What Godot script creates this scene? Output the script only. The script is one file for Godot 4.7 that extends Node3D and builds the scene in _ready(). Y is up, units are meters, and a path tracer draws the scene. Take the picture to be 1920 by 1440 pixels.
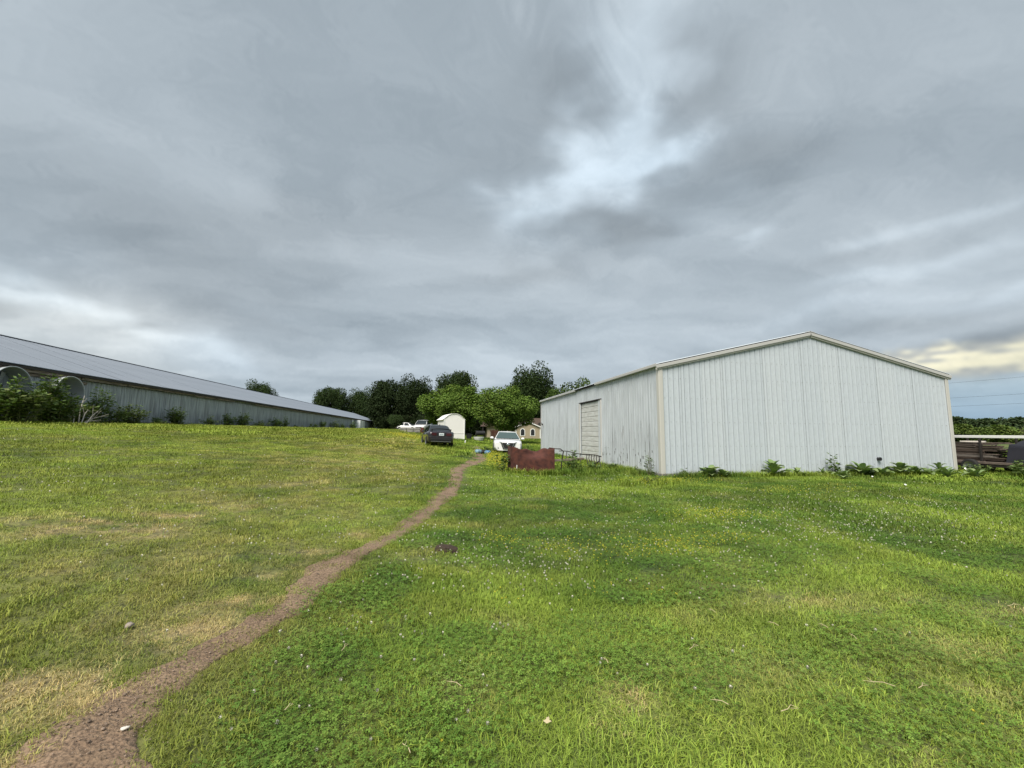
extends Node3D
# A farmyard under heavy cloud: white metal barn, long poultry house, parked cars, trees.
# World: camera above the origin, barn and poultry house run along -Z, metres, y up.

const EYE := Vector3(0, 1.55, 0)
const FOCAL := 793.8            # focal length in photograph pixels (1920 x 1440)
const PITCH := 0.1149
const YAW := 0.1637
const ROLL := 0.008

var M := {}
var taken := {}
var cam_r := Vector3.RIGHT
var cam_u := Vector3.UP
var cam_f := Vector3.FORWARD
var bump := FastNoiseLite.new()
var low := FastNoiseLite.new()
var mid := FastNoiseLite.new()
var fine := FastNoiseLite.new()
var path_pts := []              # [centre Vector2, half width]
var dry_spots := []             # [x, z, rx, rz, amount]


# ------------------------------------------------------------------ mesh builder
class MB:
	var v := PackedVector3Array()
	var n := PackedVector3Array()
	var c := PackedColorArray()
	var uv := PackedVector2Array()
	var use_uv := false
	var col := Color.WHITE

	func vert(p: Vector3, nn: Vector3, t := Vector2.ZERO) -> void:
		v.append(p); n.append(nn); c.append(col); uv.append(t)

	func tri(a: Vector3, b: Vector3, d: Vector3) -> void:
		var nn := (b - a).cross(d - a).normalized()
		vert(a, nn); vert(d, nn); vert(b, nn)

	func tri_n(a: Vector3, b: Vector3, d: Vector3, na: Vector3, nb: Vector3, nd: Vector3) -> void:
		if (b - a).cross(d - a).dot(na + nb + nd) < 0.0:
			vert(a, na); vert(b, nb); vert(d, nd)
		else:
			vert(a, na); vert(d, nd); vert(b, nb)

	# corners counter-clockwise seen from outside
	func quad(a: Vector3, b: Vector3, d: Vector3, e: Vector3) -> void:
		var nn := (d - a).cross(e - b).normalized()
		vert(a, nn); vert(d, nn); vert(b, nn)
		vert(a, nn); vert(e, nn); vert(d, nn)

	func quad_uv(a: Vector3, b: Vector3, d: Vector3, e: Vector3, ta: Vector2, tb: Vector2, td: Vector2, te: Vector2) -> void:
		use_uv = true
		var nn := (d - a).cross(e - b).normalized()
		vert(a, nn, ta); vert(d, nn, td); vert(b, nn, tb)
		vert(a, nn, ta); vert(e, nn, te); vert(d, nn, td)

	func box(t: Transform3D, s: Vector3, ch := 0.0) -> void:
		var h := s * 0.5
		var k: float = minf(ch, minf(h.x, minf(h.y, h.z)) * 0.9)
		if k <= 0.0:
			var p := []
			for i in 8:
				p.append(t * Vector3(h.x * (1 if i & 1 else -1), h.y * (1 if i & 2 else -1), h.z * (1 if i & 4 else -1)))
			quad(p[4], p[5], p[7], p[6]); quad(p[1], p[0], p[2], p[3])
			quad(p[5], p[1], p[3], p[7]); quad(p[0], p[4], p[6], p[2])
			quad(p[6], p[7], p[3], p[2]); quad(p[0], p[1], p[5], p[4])
			return
		# chamfered: for each corner three points, one per face
		var f := func(i: int, ax: int) -> Vector3:
			var q := Vector3(h.x * (1 if i & 1 else -1), h.y * (1 if i & 2 else -1), h.z * (1 if i & 4 else -1))
			for a in 3:
				if a != ax:
					q[a] -= signf(q[a]) * k
			return t * q
		quad(f.call(4, 2), f.call(5, 2), f.call(7, 2), f.call(6, 2)); quad(f.call(1, 2), f.call(0, 2), f.call(2, 2), f.call(3, 2))
		quad(f.call(5, 0), f.call(1, 0), f.call(3, 0), f.call(7, 0)); quad(f.call(0, 0), f.call(4, 0), f.call(6, 0), f.call(2, 0))
		quad(f.call(6, 1), f.call(7, 1), f.call(3, 1), f.call(2, 1)); quad(f.call(0, 1), f.call(1, 1), f.call(5, 1), f.call(4, 1))
		for e in [[0, 1, 1, 2], [2, 3, 1, 2], [4, 5, 1, 2], [6, 7, 1, 2], [0, 2, 0, 2], [1, 3, 0, 2], [4, 6, 0, 2], [5, 7, 0, 2], [0, 4, 0, 1], [1, 5, 0, 1], [2, 6, 0, 1], [3, 7, 0, 1]]:
			face_out(f.call(e[0], e[2]), f.call(e[1], e[2]), f.call(e[1], e[3]), f.call(e[0], e[3]), t.origin)
		for i in 8:
			var a: Vector3 = f.call(i, 0)
			var b: Vector3 = f.call(i, 1)
			var d: Vector3 = f.call(i, 2)
			if (b - a).cross(d - a).dot(a - t.origin) > 0:
				tri(a, b, d)
			else:
				tri(a, d, b)

	func face_out(a: Vector3, b: Vector3, d: Vector3, e: Vector3, from: Vector3) -> void:
		if (d - a).cross(e - b).dot((a + d) * 0.5 - from) >= 0:
			quad(a, b, d, e)
		else:
			quad(a, e, d, b)

	func bar(a: Vector3, b: Vector3, w: float, h: float, ch := 0.0, up := Vector3.UP) -> void:
		var z := (b - a).normalized()
		var x := up.cross(z)
		x = x.normalized() if x.length() > 0.01 else Vector3.RIGHT.cross(z).normalized()
		var y := z.cross(x)
		box(Transform3D(Basis(x, y, z), (a + b) * 0.5), Vector3(w, h, a.distance_to(b)), ch)

	func tube(pts: Array, radii: Array, sides := 8, caps := true) -> void:
		var rings := []
		var nor := []
		var prev := Vector3.ZERO
		for i in pts.size():
			var d: Vector3 = (pts[mini(i + 1, pts.size() - 1)] - pts[maxi(i - 1, 0)])
			d = d.normalized()
			var x: Vector3 = prev - d * prev.dot(d) if prev.length() > 0 else (Vector3.RIGHT if absf(d.x) < 0.8 else Vector3.UP).cross(d)
			x = x.normalized()
			prev = x
			var y := d.cross(x)
			var ring := []
			var rn := []
			for k in sides + 1:
				var an := TAU * k / sides
				var o := x * cos(an) + y * sin(an)
				ring.append(pts[i] + o * radii[i])
				rn.append(o)
			rings.append(ring); nor.append(rn)
		for i in pts.size() - 1:
			for k in sides:
				tri_n(rings[i][k], rings[i][k + 1], rings[i + 1][k + 1], nor[i][k], nor[i][k + 1], nor[i + 1][k + 1])
				tri_n(rings[i][k], rings[i + 1][k + 1], rings[i + 1][k], nor[i][k], nor[i + 1][k + 1], nor[i + 1][k])
		if caps:
			for k in sides:
				tri(pts[0], rings[0][k + 1], rings[0][k])
				tri(pts[-1], rings[-1][k], rings[-1][k + 1])

	# rows of points; smooth; front is towards (along columns) x (along rows)
	func grid(rows: Array, wrap := false) -> void:
		var nr := rows.size()
		var nc: int = rows[0].size()
		var nor := []
		for i in nr:
			var r := []
			for j in nc:
				var jl := j - 1 if j > 0 else (nc - 2 if wrap else 0)
				var jr := j + 1 if j < nc - 1 else (1 if wrap else nc - 1)
				var du: Vector3 = rows[i][jr] - rows[i][jl]
				var dv: Vector3 = rows[mini(i + 1, nr - 1)][j] - rows[maxi(i - 1, 0)][j]
				r.append(du.cross(dv).normalized())
			nor.append(r)
		for i in nr - 1:
			for j in nc - 1:
				tri_n(rows[i][j], rows[i][j + 1], rows[i + 1][j + 1], nor[i][j], nor[i][j + 1], nor[i + 1][j + 1])
				tri_n(rows[i][j], rows[i + 1][j + 1], rows[i + 1][j], nor[i][j], nor[i + 1][j + 1], nor[i + 1][j])

	# flat outline (counter-clockwise in x,y of t) pushed back from z=0 to z=-depth
	func prism(t: Transform3D, poly: PackedVector2Array, depth: float) -> void:
		var ids := Geometry2D.triangulate_polygon(poly)
		for i in range(0, ids.size(), 3):
			var a := poly[ids[i]]
			var b := poly[ids[i + 1]]
			var d := poly[ids[i + 2]]
			if (b - a).cross(d - a) < 0:
				var s := b; b = d; d = s
			tri(t * Vector3(a.x, a.y, 0), t * Vector3(b.x, b.y, 0), t * Vector3(d.x, d.y, 0))
			tri(t * Vector3(a.x, a.y, -depth), t * Vector3(d.x, d.y, -depth), t * Vector3(b.x, b.y, -depth))
		for i in poly.size():
			var a := poly[i]
			var b := poly[(i + 1) % poly.size()]
			quad(t * Vector3(a.x, a.y, 0), t * Vector3(a.x, a.y, -depth), t * Vector3(b.x, b.y, -depth), t * Vector3(b.x, b.y, 0))

	# profile (radius, along axis z of t), turned about the axis
	func lathe(t: Transform3D, prof: Array, sides := 20) -> void:
		var rows := []
		for p in prof:
			var r := []
			for k in sides + 1:
				var an := -TAU * k / sides
				r.append(t * Vector3(cos(an) * p.x, sin(an) * p.x, p.y))
			rows.append(r)
		grid(rows, true)

	func mesh() -> ArrayMesh:
		var a := []
		a.resize(Mesh.ARRAY_MAX)
		a[Mesh.ARRAY_VERTEX] = v
		a[Mesh.ARRAY_NORMAL] = n
		a[Mesh.ARRAY_COLOR] = c
		if use_uv:
			a[Mesh.ARRAY_TEX_UV] = uv
		var m := ArrayMesh.new()
		m.add_surface_from_arrays(Mesh.PRIMITIVE_TRIANGLES, a)
		return m


# ------------------------------------------------------------------ nodes
func numbered(called: String) -> String:
	if not taken.has(called):
		taken[called] = 0
		return called
	taken[called] += 1
	return "%s_%03d" % [called, taken[called]]


func part(called: String, m: Variant, mat: Material, parent: Node3D, at := Transform3D()) -> MeshInstance3D:
	var o := MeshInstance3D.new()
	o.name = called
	o.mesh = m.mesh() if m is MB else m
	o.material_override = mat
	o.transform = at
	parent.add_child(o, true)
	return o


func thing(called: String, label: String, category: String, at := Vector3.ZERO, turn := 0.0, group := "") -> Node3D:
	var o := Node3D.new()
	o.name = numbered(called)
	o.position = at
	o.rotation.y = turn
	add_child(o)
	tag(o, label, category, group)
	return o


func tag(o: Node, label: String, category: String, group := "", kind := "") -> void:
	o.set_meta("label", label)
	o.set_meta("category", category)
	if group: o.set_meta("group", group)
	if kind: o.set_meta("kind", kind)


func solo(called: String, m: Variant, mat: Material, label: String, category: String, at := Transform3D(), group := "", kind := "") -> MeshInstance3D:
	var o := MeshInstance3D.new()
	o.name = numbered(called)
	o.mesh = m.mesh() if m is MB else m
	o.material_override = mat
	o.transform = at
	add_child(o)
	tag(o, label, category, group, kind)
	return o


func many(called: String, m: Mesh, mat: Material, xf: Array, tint: Array, parent: Node3D) -> MultiMeshInstance3D:
	var mm := MultiMesh.new()
	mm.transform_format = MultiMesh.TRANSFORM_3D
	mm.use_colors = not tint.is_empty()
	mm.mesh = m
	mm.instance_count = xf.size()
	for i in xf.size():
		mm.set_instance_transform(i, xf[i])
		if not tint.is_empty():
			mm.set_instance_color(i, tint[i])
	var o := MultiMeshInstance3D.new()
	o.name = called if parent != self else numbered(called)
	o.multimesh = mm
	o.material_override = mat
	parent.add_child(o, true)
	return o


# ------------------------------------------------------------------ materials
func lin(r: float, g: float, b: float, a := 1.0) -> Color:
	var k := Color(r, g, b).linear_to_srgb()
	k.a = a
	return k


func mat(called: String, color: Color, rough := 0.8, metal := 0.0) -> StandardMaterial3D:
	var m := StandardMaterial3D.new()
	m.resource_name = called
	m.albedo_color = color
	m.roughness = rough
	m.metallic = metal
	M[called] = m
	return m


func noise_tex(freq: float, stops: Array, seed_ := 1, size := 512, octaves := 4, type := FastNoiseLite.TYPE_SIMPLEX_SMOOTH) -> NoiseTexture2D:
	var f := FastNoiseLite.new()
	f.noise_type = type
	f.frequency = freq
	f.seed = seed_
	f.fractal_octaves = octaves
	var t := NoiseTexture2D.new()
	t.width = size
	t.height = size
	t.seamless = true
	t.noise = f
	var g := Gradient.new()
	var offs := PackedFloat32Array()
	var cols := PackedColorArray()
	for s in stops:
		offs.append(s[0]); cols.append(s[1])
	g.offsets = offs
	g.colors = cols
	t.color_ramp = g
	return t


func grey(a: float) -> Color:
	return Color(a, a, a)


func planar(m: StandardMaterial3D, tex: Texture2D, scale: Vector3, world := true) -> StandardMaterial3D:
	m.albedo_texture = tex
	m.uv1_triplanar = true
	m.uv1_world_triplanar = world
	m.uv1_scale = scale
	return m


func relief(m: StandardMaterial3D, tex: Texture2D, cm: float) -> StandardMaterial3D:
	m.heightmap_enabled = true
	m.heightmap_texture = tex
	m.heightmap_scale = cm
	return m


# ------------------------------------------------------------------ places
func look_dir(x: float, y: float) -> Vector3:      # direction of a photograph pixel
	return cam_r * ((x - 960.0) / FOCAL) + cam_u * ((720.0 - y) / FOCAL) + cam_f


func on_x(x: float, y: float, at_x: float) -> Vector3:
	var d := look_dir(x, y)
	return EYE + d * (at_x / d.x)


func on_z(x: float, y: float, at_z: float) -> Vector3:
	var d := look_dir(x, y)
	return EYE + d * (at_z / d.z)


func on_depth(x: float, y: float, depth: float) -> Vector3:
	return EYE + look_dir(x, y) * depth


func on_ground(x: float, y: float) -> Vector3:
	var d := look_dir(x, y)
	var t := 0.8
	while t < 300.0:
		var p := EYE + d * t
		if p.y < lie(p.x, p.z):
			return p
		t *= 1.003
	return EYE + d * 300.0


func smin(a: float, b: float, k: float) -> float:
	var h := maxf(k - absf(a - b), 0.0) / k
	return minf(a, b) - h * h * k * 0.25


func lie(x: float, z: float) -> float:             # height of the land, without small bumps
	var zf := -z
	var s := minf(-1.0 + 0.235 * maxf(zf, -10.0), 12.0)
	var r := s - x
	var k := 2.5
	var rise := 0.112 * (r if r > k else (0.0 if r < -k else (r + k) * (r + k) / (4.0 * k)))
	var h := smin(rise, 1.8, 0.5)
	h += 0.5 * smoothstep(40.0, 75.0, zf) * smoothstep(6.0, 12.0, x)
	return h


func land(x: float, z: float) -> float:
	var near_wall := smoothstep(0.0, 2.0, absf(x + 16.4)) * smoothstep(0.0, 1.5, maxf(maxf(8.1 - x, x - 21.3), maxf(z + 14.7, -34.0 - z)))
	return lie(x, z) + bump.get_noise_2d(x, z) * 0.07 * near_wall


func on_land(x: float, z: float, up := 0.0) -> Vector3:
	return Vector3(x, land(x, z) + up, z)


func path_gap(x: float, z: float) -> float:        # metres outside the trodden path (negative on it)
	var best := 99.0
	var p := Vector2(x, z)
	for i in path_pts.size() - 1:
		var a: Vector2 = path_pts[i][0]
		var b: Vector2 = path_pts[i + 1][0]
		if minf(a.y, b.y) - 3.0 > z or maxf(a.y, b.y) + 3.0 < z:
			continue
		var t := clampf((p - a).dot(b - a) / (b - a).length_squared(), 0, 1)
		best = minf(best, p.distance_to(a.lerp(b, t)) - 0.84 * lerpf(path_pts[i][1], path_pts[i + 1][1], t))
	return best


func dryness(x: float, z: float) -> float:
	var d := 0.0
	for s in dry_spots:
		var q := Vector2((x - s[0]) / s[2], (z - s[1]) / s[3]).length_squared()
		if q < 4.0:
			d = maxf(d, s[4] * exp(-q * 1.2))
	return d


func smooth_leaf(p: Vector3, along: Vector3, up: Vector3, length: float, width: float, mb: MB) -> void:
	# a small pointed leaf: two folded halves
	var side := along.cross(up).normalized() * width * 0.5
	var tip := p + along * length
	var m := p + along * length * 0.45
	var nn := up
	mb.tri_n(p, m + side, m - up * width * 0.12, nn, nn, nn)
	mb.tri_n(m - up * width * 0.12, m + side, tip, nn, nn, nn)
	mb.tri_n(p, m - up * width * 0.12, m - side, nn, nn, nn)
	mb.tri_n(m - up * width * 0.12, tip, m - side, nn, nn, nn)


func _ready() -> void:
	# ---- camera
	var f0 := Vector3(sin(YAW) * cos(PITCH), sin(PITCH), -cos(YAW) * cos(PITCH))
	var r0 := Vector3(cos(YAW), 0, sin(YAW))
	var u0 := r0.cross(f0)
	cam_f = f0
	cam_r = r0 * cos(ROLL) + u0 * sin(ROLL)
	cam_u = u0 * cos(ROLL) - r0 * sin(ROLL)
	var cam := Camera3D.new()
	cam.name = "camera"
	cam.transform = Transform3D(Basis(cam_r, cam_u, -cam_f), EYE)
	cam.fov = rad_to_deg(2.0 * atan(720.0 / FOCAL))
	cam.near = 0.05
	cam.far = 2000.0
	add_child(cam)
	cam.current = true
	# ---- sky, sun behind thick cloud, exposure
	var exposure := 3.5
	var env := Environment.new()
	env.background_mode = Environment.BG_SKY
	var sm := PanoramaSkyMaterial.new()
	sm.panorama = ImageTexture.create_from_image(cloudy_sky())
	env.sky = Sky.new()
	env.sky.sky_material = sm
	env.background_energy_multiplier = 1.0 / exposure
	env.tonemap_mode = Environment.TONE_MAPPER_LINEAR
	env.tonemap_exposure = exposure
	env.sdfgi_enabled = true
	env.ssao_enabled = true
	env.ssil_enabled = true
	var we := WorldEnvironment.new()
	we.name = "environment"
	we.environment = env
	add_child(we)
	var sun := DirectionalLight3D.new()
	sun.name = "sun"
	sun.light_energy = 0.5
	sun.light_angular_distance = 35.0
	sun.light_color = Color(1.0, 0.97, 0.92)
	sun.shadow_enabled = true
	add_child(sun)
	sun.look_at_from_position(Vector3(-5.0, 10.0, 6.5), Vector3.ZERO)
	# ---- everything else
	bump.frequency = 0.35
	bump.fractal_octaves = 3
	bump.seed = 4
	low.frequency = 0.16
	low.seed = 7
	low.fractal_octaves = 3
	mid.frequency = 0.9
	mid.seed = 11
	mid.fractal_octaves = 3
	fine.frequency = 4.0
	fine.seed = 15
	materials()
	lay_path()
	ground()
	barn()
	poultry_house()
	trees()
	far_country()
	backyard()
	vehicles()
	yard_clutter()
	trailer()
	weeds()
	grass()
	small_stuff()


# ------------------------------------------------------------------ sky
func cloudy_sky() -> Image:
	# air and cloud only: azimuth from -Z (towards +X), elevation; brightness in display terms
	var blobs := [
		# azimuth, elevation, radius across, radius up, turn, change
		[29.0, 47.0, 5.5, 8.0, -0.1, 0.08], [26.5, 39.5, 5.2, 5.0, 0.2, 0.10], [24.5, 34.4, 8.5, 3.2, -0.15, 0.13], [16.5, 32.0, 6.0, 2.8, 0.3, 0.12], [30.0, 33.2, 3.4, 1.5, 0.25, 0.10],
		[13.5, 28.6, 5.5, 3.4, 0.3, 0.07], [22.0, 30.6, 6.0, 2.2, 0.0, 0.07], [36.0, 25.5, 6.0, 2.0, 0.1, 0.03], [41.0, 22.7, 3.0, 0.7, 0.3, 0.07],
		[19.5, 41.5, 4.6, 3.4, 0.3, -0.075], [13.0, 36.0, 7.0, 4.5, 0.3, -0.05], [34.0, 38.0, 5.2, 4.2, 0.4, -0.085], [40.5, 30.2, 7.0, 2.6, -0.1, -0.06], [23.5, 26.5, 6.0, 1.7, 0.0, -0.08], [12.0, 21.4, 7.0, 1.4, 0.15, -0.055],
		[-31.0, 19.0, 14.0, 5.0, -0.2, -0.05], [-16.0, 24.5, 12.0, 3.0, 0.15, -0.035], [-24.0, 12.5, 6.0, 3.0, -0.4, -0.035],
		[-45.0, 12.9, 9.0, 1.1, -0.12, 0.10], [-36.0, 11.3, 6.0, 0.9, -0.2, 0.09], [-29.0, 8.8, 7.0, 1.2, -0.3, 0.06], [-34.0, 8.0, 9.0, 1.6, -0.1, 0.07], [-32.8, 10.7, 1.5, 0.4, 0.1, -0.11], [-40.0, 10.6, 4.0, 0.5, 0.0, -0.04],
		[4.0, 10.0, 16.0, 3.0, 0.0, 0.03], [22.0, 14.0, 12.0, 4.0, 0.0, 0.02], [47.0, 13.5, 9.0, 0.8, 0.1, 0.05], [54.0, 16.3, 6.0, 0.7, 0.12, 0.06], [56.0, 20.5, 7.0, 0.6, 0.15, 0.05], [60.0, 12.7, 6.0, 0.7, 0.05, 0.06], [49.0, 18.0, 7.0, 1.0, 0.1, -0.03],
		[59.0, 9.0, 7.0, 0.75, 0.06, -0.10], [70.0, 10.0, 9.0, 0.9, 0.0, -0.08], [52.0, 11.0, 6.0, 0.7, 0.08, -0.05],
	]
	# low opening with late light and blue air under it, on the right
	var streak := FastNoiseLite.new()
	streak.seed = 33
	streak.frequency = 0.16
	streak.fractal_octaves = 5
	var w0 := 1024
	var h0 := 256
	var warp := FastNoiseLite.new()
	warp.seed = 3
	warp.frequency = 0.055
	warp.fractal_octaves = 4
	var coarse := Image.create(w0, h0, false, Image.FORMAT_RGBF)
	for j in h0:
		var el0 := 90.0 - (j + 0.5) * 90.0 / h0
		for i in w0:
			var az0 := (i + 0.5) * 360.0 / w0 - 180.0
			var stretch := clampf(el0 / 30.0, 0.25, 1.0)
			var az := az0 + warp.get_noise_2d(az0, el0 * 2.0) * 7.0
			var el := el0 + warp.get_noise_2d(az0 + 500.0, el0 * 2.0) * 3.4 * stretch
			var l := 0.712 + 0.085 * exp(-el / 15.0)
			for b in blobs:
				var dx: float = (az - b[0])
				if absf(dx) > b[2] * 3.0 + 2.0:
					continue
				dx *= cos(deg_to_rad(el))
				var dy: float = el - b[1]
				var ca := cos(b[4])
				var sa := sin(b[4])
				var ex: float = (dx * ca + dy * sa) / b[2]
				var ey: float = (-dx * sa + dy * ca) / b[3]
				var q := ex * ex + ey * ey
				if q < 7.0:
					l += b[5] * 1.15 * exp(-q * 0.8)
			# lit band of broken cloud above the opening
			var sn := streak.get_noise_2d(az0 * 1.1, el0 * 8.0)
			var top := 8.2 + 0.05 * (az0 - 52.0) + 0.9 * streak.get_noise_2d(az0 * 1.5 + 90.0, el0)
			var g := smoothstep(45.0, 52.0, az0 + el0 * 0.3) * (1.0 - smoothstep(95.0, 120.0, az0)) * smoothstep(5.0, 6.0, el0 + 0.5 * sn) * (1.0 - smoothstep(top - 0.2, top + 0.7, el0))
			var lit := smoothstep(-0.32, 0.22, sn + 0.18 * sin(el0 * 2.0))
			var open := smoothstep(46.0, 53.0, az0) * (1.0 - smoothstep(95.0, 125.0, az0)) * (1.0 - smoothstep(4.6, 6.2, el0))
			var c := Vector3(0.935, 1.0, 1.05) * l
			c = c.lerp(Vector3(0.565, 0.675, 0.765).lerp(Vector3(0.69, 0.765, 0.81), clampf(el / 5.0, 0, 1)), open)
			c = c.lerp(Vector3(0.73, 0.745, 0.73).lerp(Vector3(0.985, 0.965, 0.85), lit), g * 0.92)
			var warm := smoothstep(-22.0, -36.0, az0) * (1.0 - smoothstep(10.0, 16.0, el0))
			c *= Vector3.ONE.lerp(Vector3(1.025, 1.0, 0.972), warm)
			coarse.set_pixel(i, j, Color(c.x, c.y, c.z))
	var w := 2048
	var h := 512
	coarse.resize(w, h, Image.INTERPOLATE_CUBIC)
	var n1 := FastNoiseLite.new()
	n1.seed = 21
	n1.frequency = 0.55
	n1.fractal_octaves = 6
	n1.fractal_gain = 0.60
	n1.domain_warp_enabled = true
	n1.domain_warp_amplitude = 1.1
	n1.domain_warp_frequency = 0.5
	var img := Image.create(w, h * 2, false, Image.FORMAT_RGBF)
	img.fill(Color(0.2, 0.21, 0.2))
	for j in h:
		var el := deg_to_rad(90.0 - (j + 0.5) * 90.0 / h)
		var y := sin(el)
		var r := cos(el) / (y + 0.16)
		var fade := clampf(y / 0.06, 0.0, 1.0) * 0.135
		for i in w:
			var az := (i + 0.5) * TAU / w
			var k := n1.get_noise_2d(sin(az) * r * 1.25, -cos(az) * r * 1.9) * fade
			var c := coarse.get_pixel((i + w / 2) % w, j)
			var d := 1.0 + k * 1.25
			c = Color(c.r * d, c.g * (1.0 + k * 1.12), c.b * (1.0 + k * 1.02)).clamp()
			img.set_pixel(i, j, c.srgb_to_linear())
	return img


# ------------------------------------------------------------------ materials
func materials() -> void:
	var m: StandardMaterial3D
	# ground under the grass, and soil
	m = mat("turf", Color.WHITE, 0.95)
	m.vertex_color_use_as_albedo = true
	planar(m, noise_tex(0.02, [[0.0, grey(0.6)], [0.5, grey(0.85)], [1.0, grey(1.0)]], 5, 512, 6), Vector3(0.45, 0.45, 0.45))
	relief(m, noise_tex(0.03, [[0.0, grey(0)], [1.0, grey(1)]], 6, 512, 6), 5.0)
	m = mat("soil", Color.WHITE, 0.95)
	m.vertex_color_use_as_albedo = true
	planar(m, noise_tex(0.05, [[0.0, Color(0.52, 0.49, 0.46)], [0.45, Color(0.82, 0.8, 0.78)], [0.8, Color(0.95, 0.93, 0.9)], [1.0, Color(1, 1, 1)]], 8, 512, 6), Vector3(1.3, 1.3, 1.3))
	relief(m, noise_tex(0.06, [[0.0, grey(0)], [0.5, grey(0.45)], [1.0, grey(1)]], 9, 512, 6), 1.0)
	# plants
	for d in [["blade", 0.75], ["leaf", 0.55], ["foliage", 0.7]]:
		m = mat(d[0], Color.WHITE, d[1])
		m.vertex_color_use_as_albedo = true
		m.metallic_specular = 0.2
		m.backlight_enabled = true
		m.backlight = Color(0.55, 0.6, 0.35)
	m = mat("petal", Color.WHITE, 0.8)
	m.vertex_color_use_as_albedo = true
	m = mat("bark", lin(0.10, 0.075, 0.055), 0.95)
	planar(m, noise_tex(0.04, [[0.0, grey(0.45)], [1.0, grey(1.0)]], 31, 256, 4), Vector3(1.2, 0.35, 1.2), false)
	mat("dead_wood", lin(0.52, 0.47, 0.41), 0.9)
	mat("stem", lin(0.12, 0.13, 0.05), 0.8)
	mat("straw", lin(0.50, 0.42, 0.26), 0.85)
	# painted steel
	m = mat("white_sheet", lin(0.50, 0.55, 0.60), 0.42)
	planar(m, noise_tex(0.02, [[0.0, Color(0.955, 0.955, 0.95)], [0.5, Color(0.985, 0.985, 0.985)], [1.0, Color(1, 1, 1)]], 41, 512, 6), Vector3(0.7, 0.5, 0.7))
	relief(m, noise_tex(0.006, [[0.0, grey(0)], [1.0, grey(1)]], 42, 512, 2), 0.5)
	m = mat("stained_sheet", lin(0.56, 0.605, 0.65), 0.5)
	m.albedo_texture = ImageTexture.create_from_image(wall_stains())
	m.texture_repeat = false
	mat("beige_trim", lin(0.49, 0.485, 0.455), 0.5)
	mat("rake_trim", lin(0.44, 0.44, 0.43), 0.5)
	m = mat("door_slat", lin(0.58, 0.595, 0.60), 0.6)
	planar(m, noise_tex(0.02, [[0.0, Color(0.84, 0.83, 0.81)], [0.3, Color(0.93, 0.92, 0.91)], [0.55, Color(0.97, 0.97, 0.96)], [1.0, Color(1, 1, 1)]], 44, 512, 6), Vector3(0.25, 0.5, 0.12))
	for k in 3:
		m = M.white_sheet.duplicate()
		m.albedo_color = [lin(0.50, 0.55, 0.60), lin(0.49, 0.54, 0.59), lin(0.508, 0.556, 0.603)][k]
		m.uv1_offset = Vector3(0.37 * k, 0.21 * k, 0)
		M["white_sheet%d" % k] = m
	m = mat("concrete", lin(0.33, 0.32, 0.30), 0.9)
	planar(m, noise_tex(0.02, [[0.0, grey(0.7)], [1.0, grey(1)]], 45, 256, 5), Vector3(0.5, 0.5, 0.5))
	mat("screw", lin(0.30, 0.31, 0.32), 0.5)
	# poultry house
	m = mat("old_sheet", lin(0.46, 0.49, 0.515), 0.55)
	planar(m, noise_tex(0.03, [[0.0, Color(0.55, 0.55, 0.56)], [0.45, Color(0.78, 0.8, 0.81)], [0.7, Color(0.9, 0.92, 0.93)], [1.0, Color(1, 1, 1)]], 51, 512, 5), Vector3(0.35, 0.03, 0.35))
	m = mat("roof_sheet", lin(0.19, 0.22, 0.265), 0.6, 0.0)
	planar(m, noise_tex(0.02, [[0.0, Color(0.86, 0.87, 0.88)], [0.6, Color(0.96, 0.97, 0.98)], [1.0, Color(1, 1, 1)]], 52, 512, 5), Vector3(0.03, 0.03, 0.4))
	m = mat("old_board", lin(0.30, 0.25, 0.20), 0.9)
	planar(m, noise_tex(0.03, [[0.0, grey(0.45)], [0.5, grey(0.85)], [1.0, grey(1)]], 53, 256, 5), Vector3(0.2, 1.6, 0.2))
	mat("galvanised", lin(0.46, 0.49, 0.51), 0.5, 0.2)
	mat("white_panel", lin(0.66, 0.70, 0.72), 0.55)
	# yard things
	m = mat("rust", lin(0.098, 0.034, 0.026), 0.85)
	planar(m, noise_tex(0.012, [[0.0, Color(0.55, 0.48, 0.5)], [0.4, Color(0.85, 0.8, 0.78)], [0.7, Color(1, 0.95, 0.9)], [1.0, Color(1.0, 0.8, 0.62)]], 61, 512, 6), Vector3(0.6, 0.6, 0.6))
	relief(m, noise_tex(0.05, [[0.0, grey(0)], [1.0, grey(1)]], 62, 256, 5), 0.6)
	mat("iron", lin(0.035, 0.03, 0.028), 0.6, 0.3)
	m = mat("stone", lin(0.42, 0.36, 0.31), 0.9)
	planar(m, noise_tex(0.05, [[0.0, grey(0.7)], [1.0, grey(1)]], 63, 256, 5), Vector3(3, 3, 3))
	mat("pale_stone", lin(0.62, 0.58, 0.52), 0.85)
	mat("white_paint", lin(0.78, 0.78, 0.77), 0.5)
	mat("plastic_blue", lin(0.09, 0.21, 0.36), 0.5)
	mat("plastic_sky", lin(0.17, 0.29, 0.36), 0.5)
	mat("plastic_black", lin(0.012, 0.012, 0.014), 0.5)
	mat("red_wood", lin(0.10, 0.03, 0.02), 0.8)
	# cars
	m = mat("car_white", lin(0.80, 0.81, 0.82), 0.3)
	m.clearcoat_enabled = true
	m.clearcoat = 1.0
	m.clearcoat_roughness = 0.05
	m = mat("car_dark", lin(0.032, 0.029, 0.036), 0.35, 0.25)
	m.clearcoat_enabled = true
	m.clearcoat = 1.0
	m.clearcoat_roughness = 0.05
	mat("glass_dark", lin(0.012, 0.016, 0.017), 0.06)
	M.glass_dark.metallic_specular = 0.8
	mat("glass_front", lin(0.045, 0.075, 0.07), 0.08)
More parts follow.
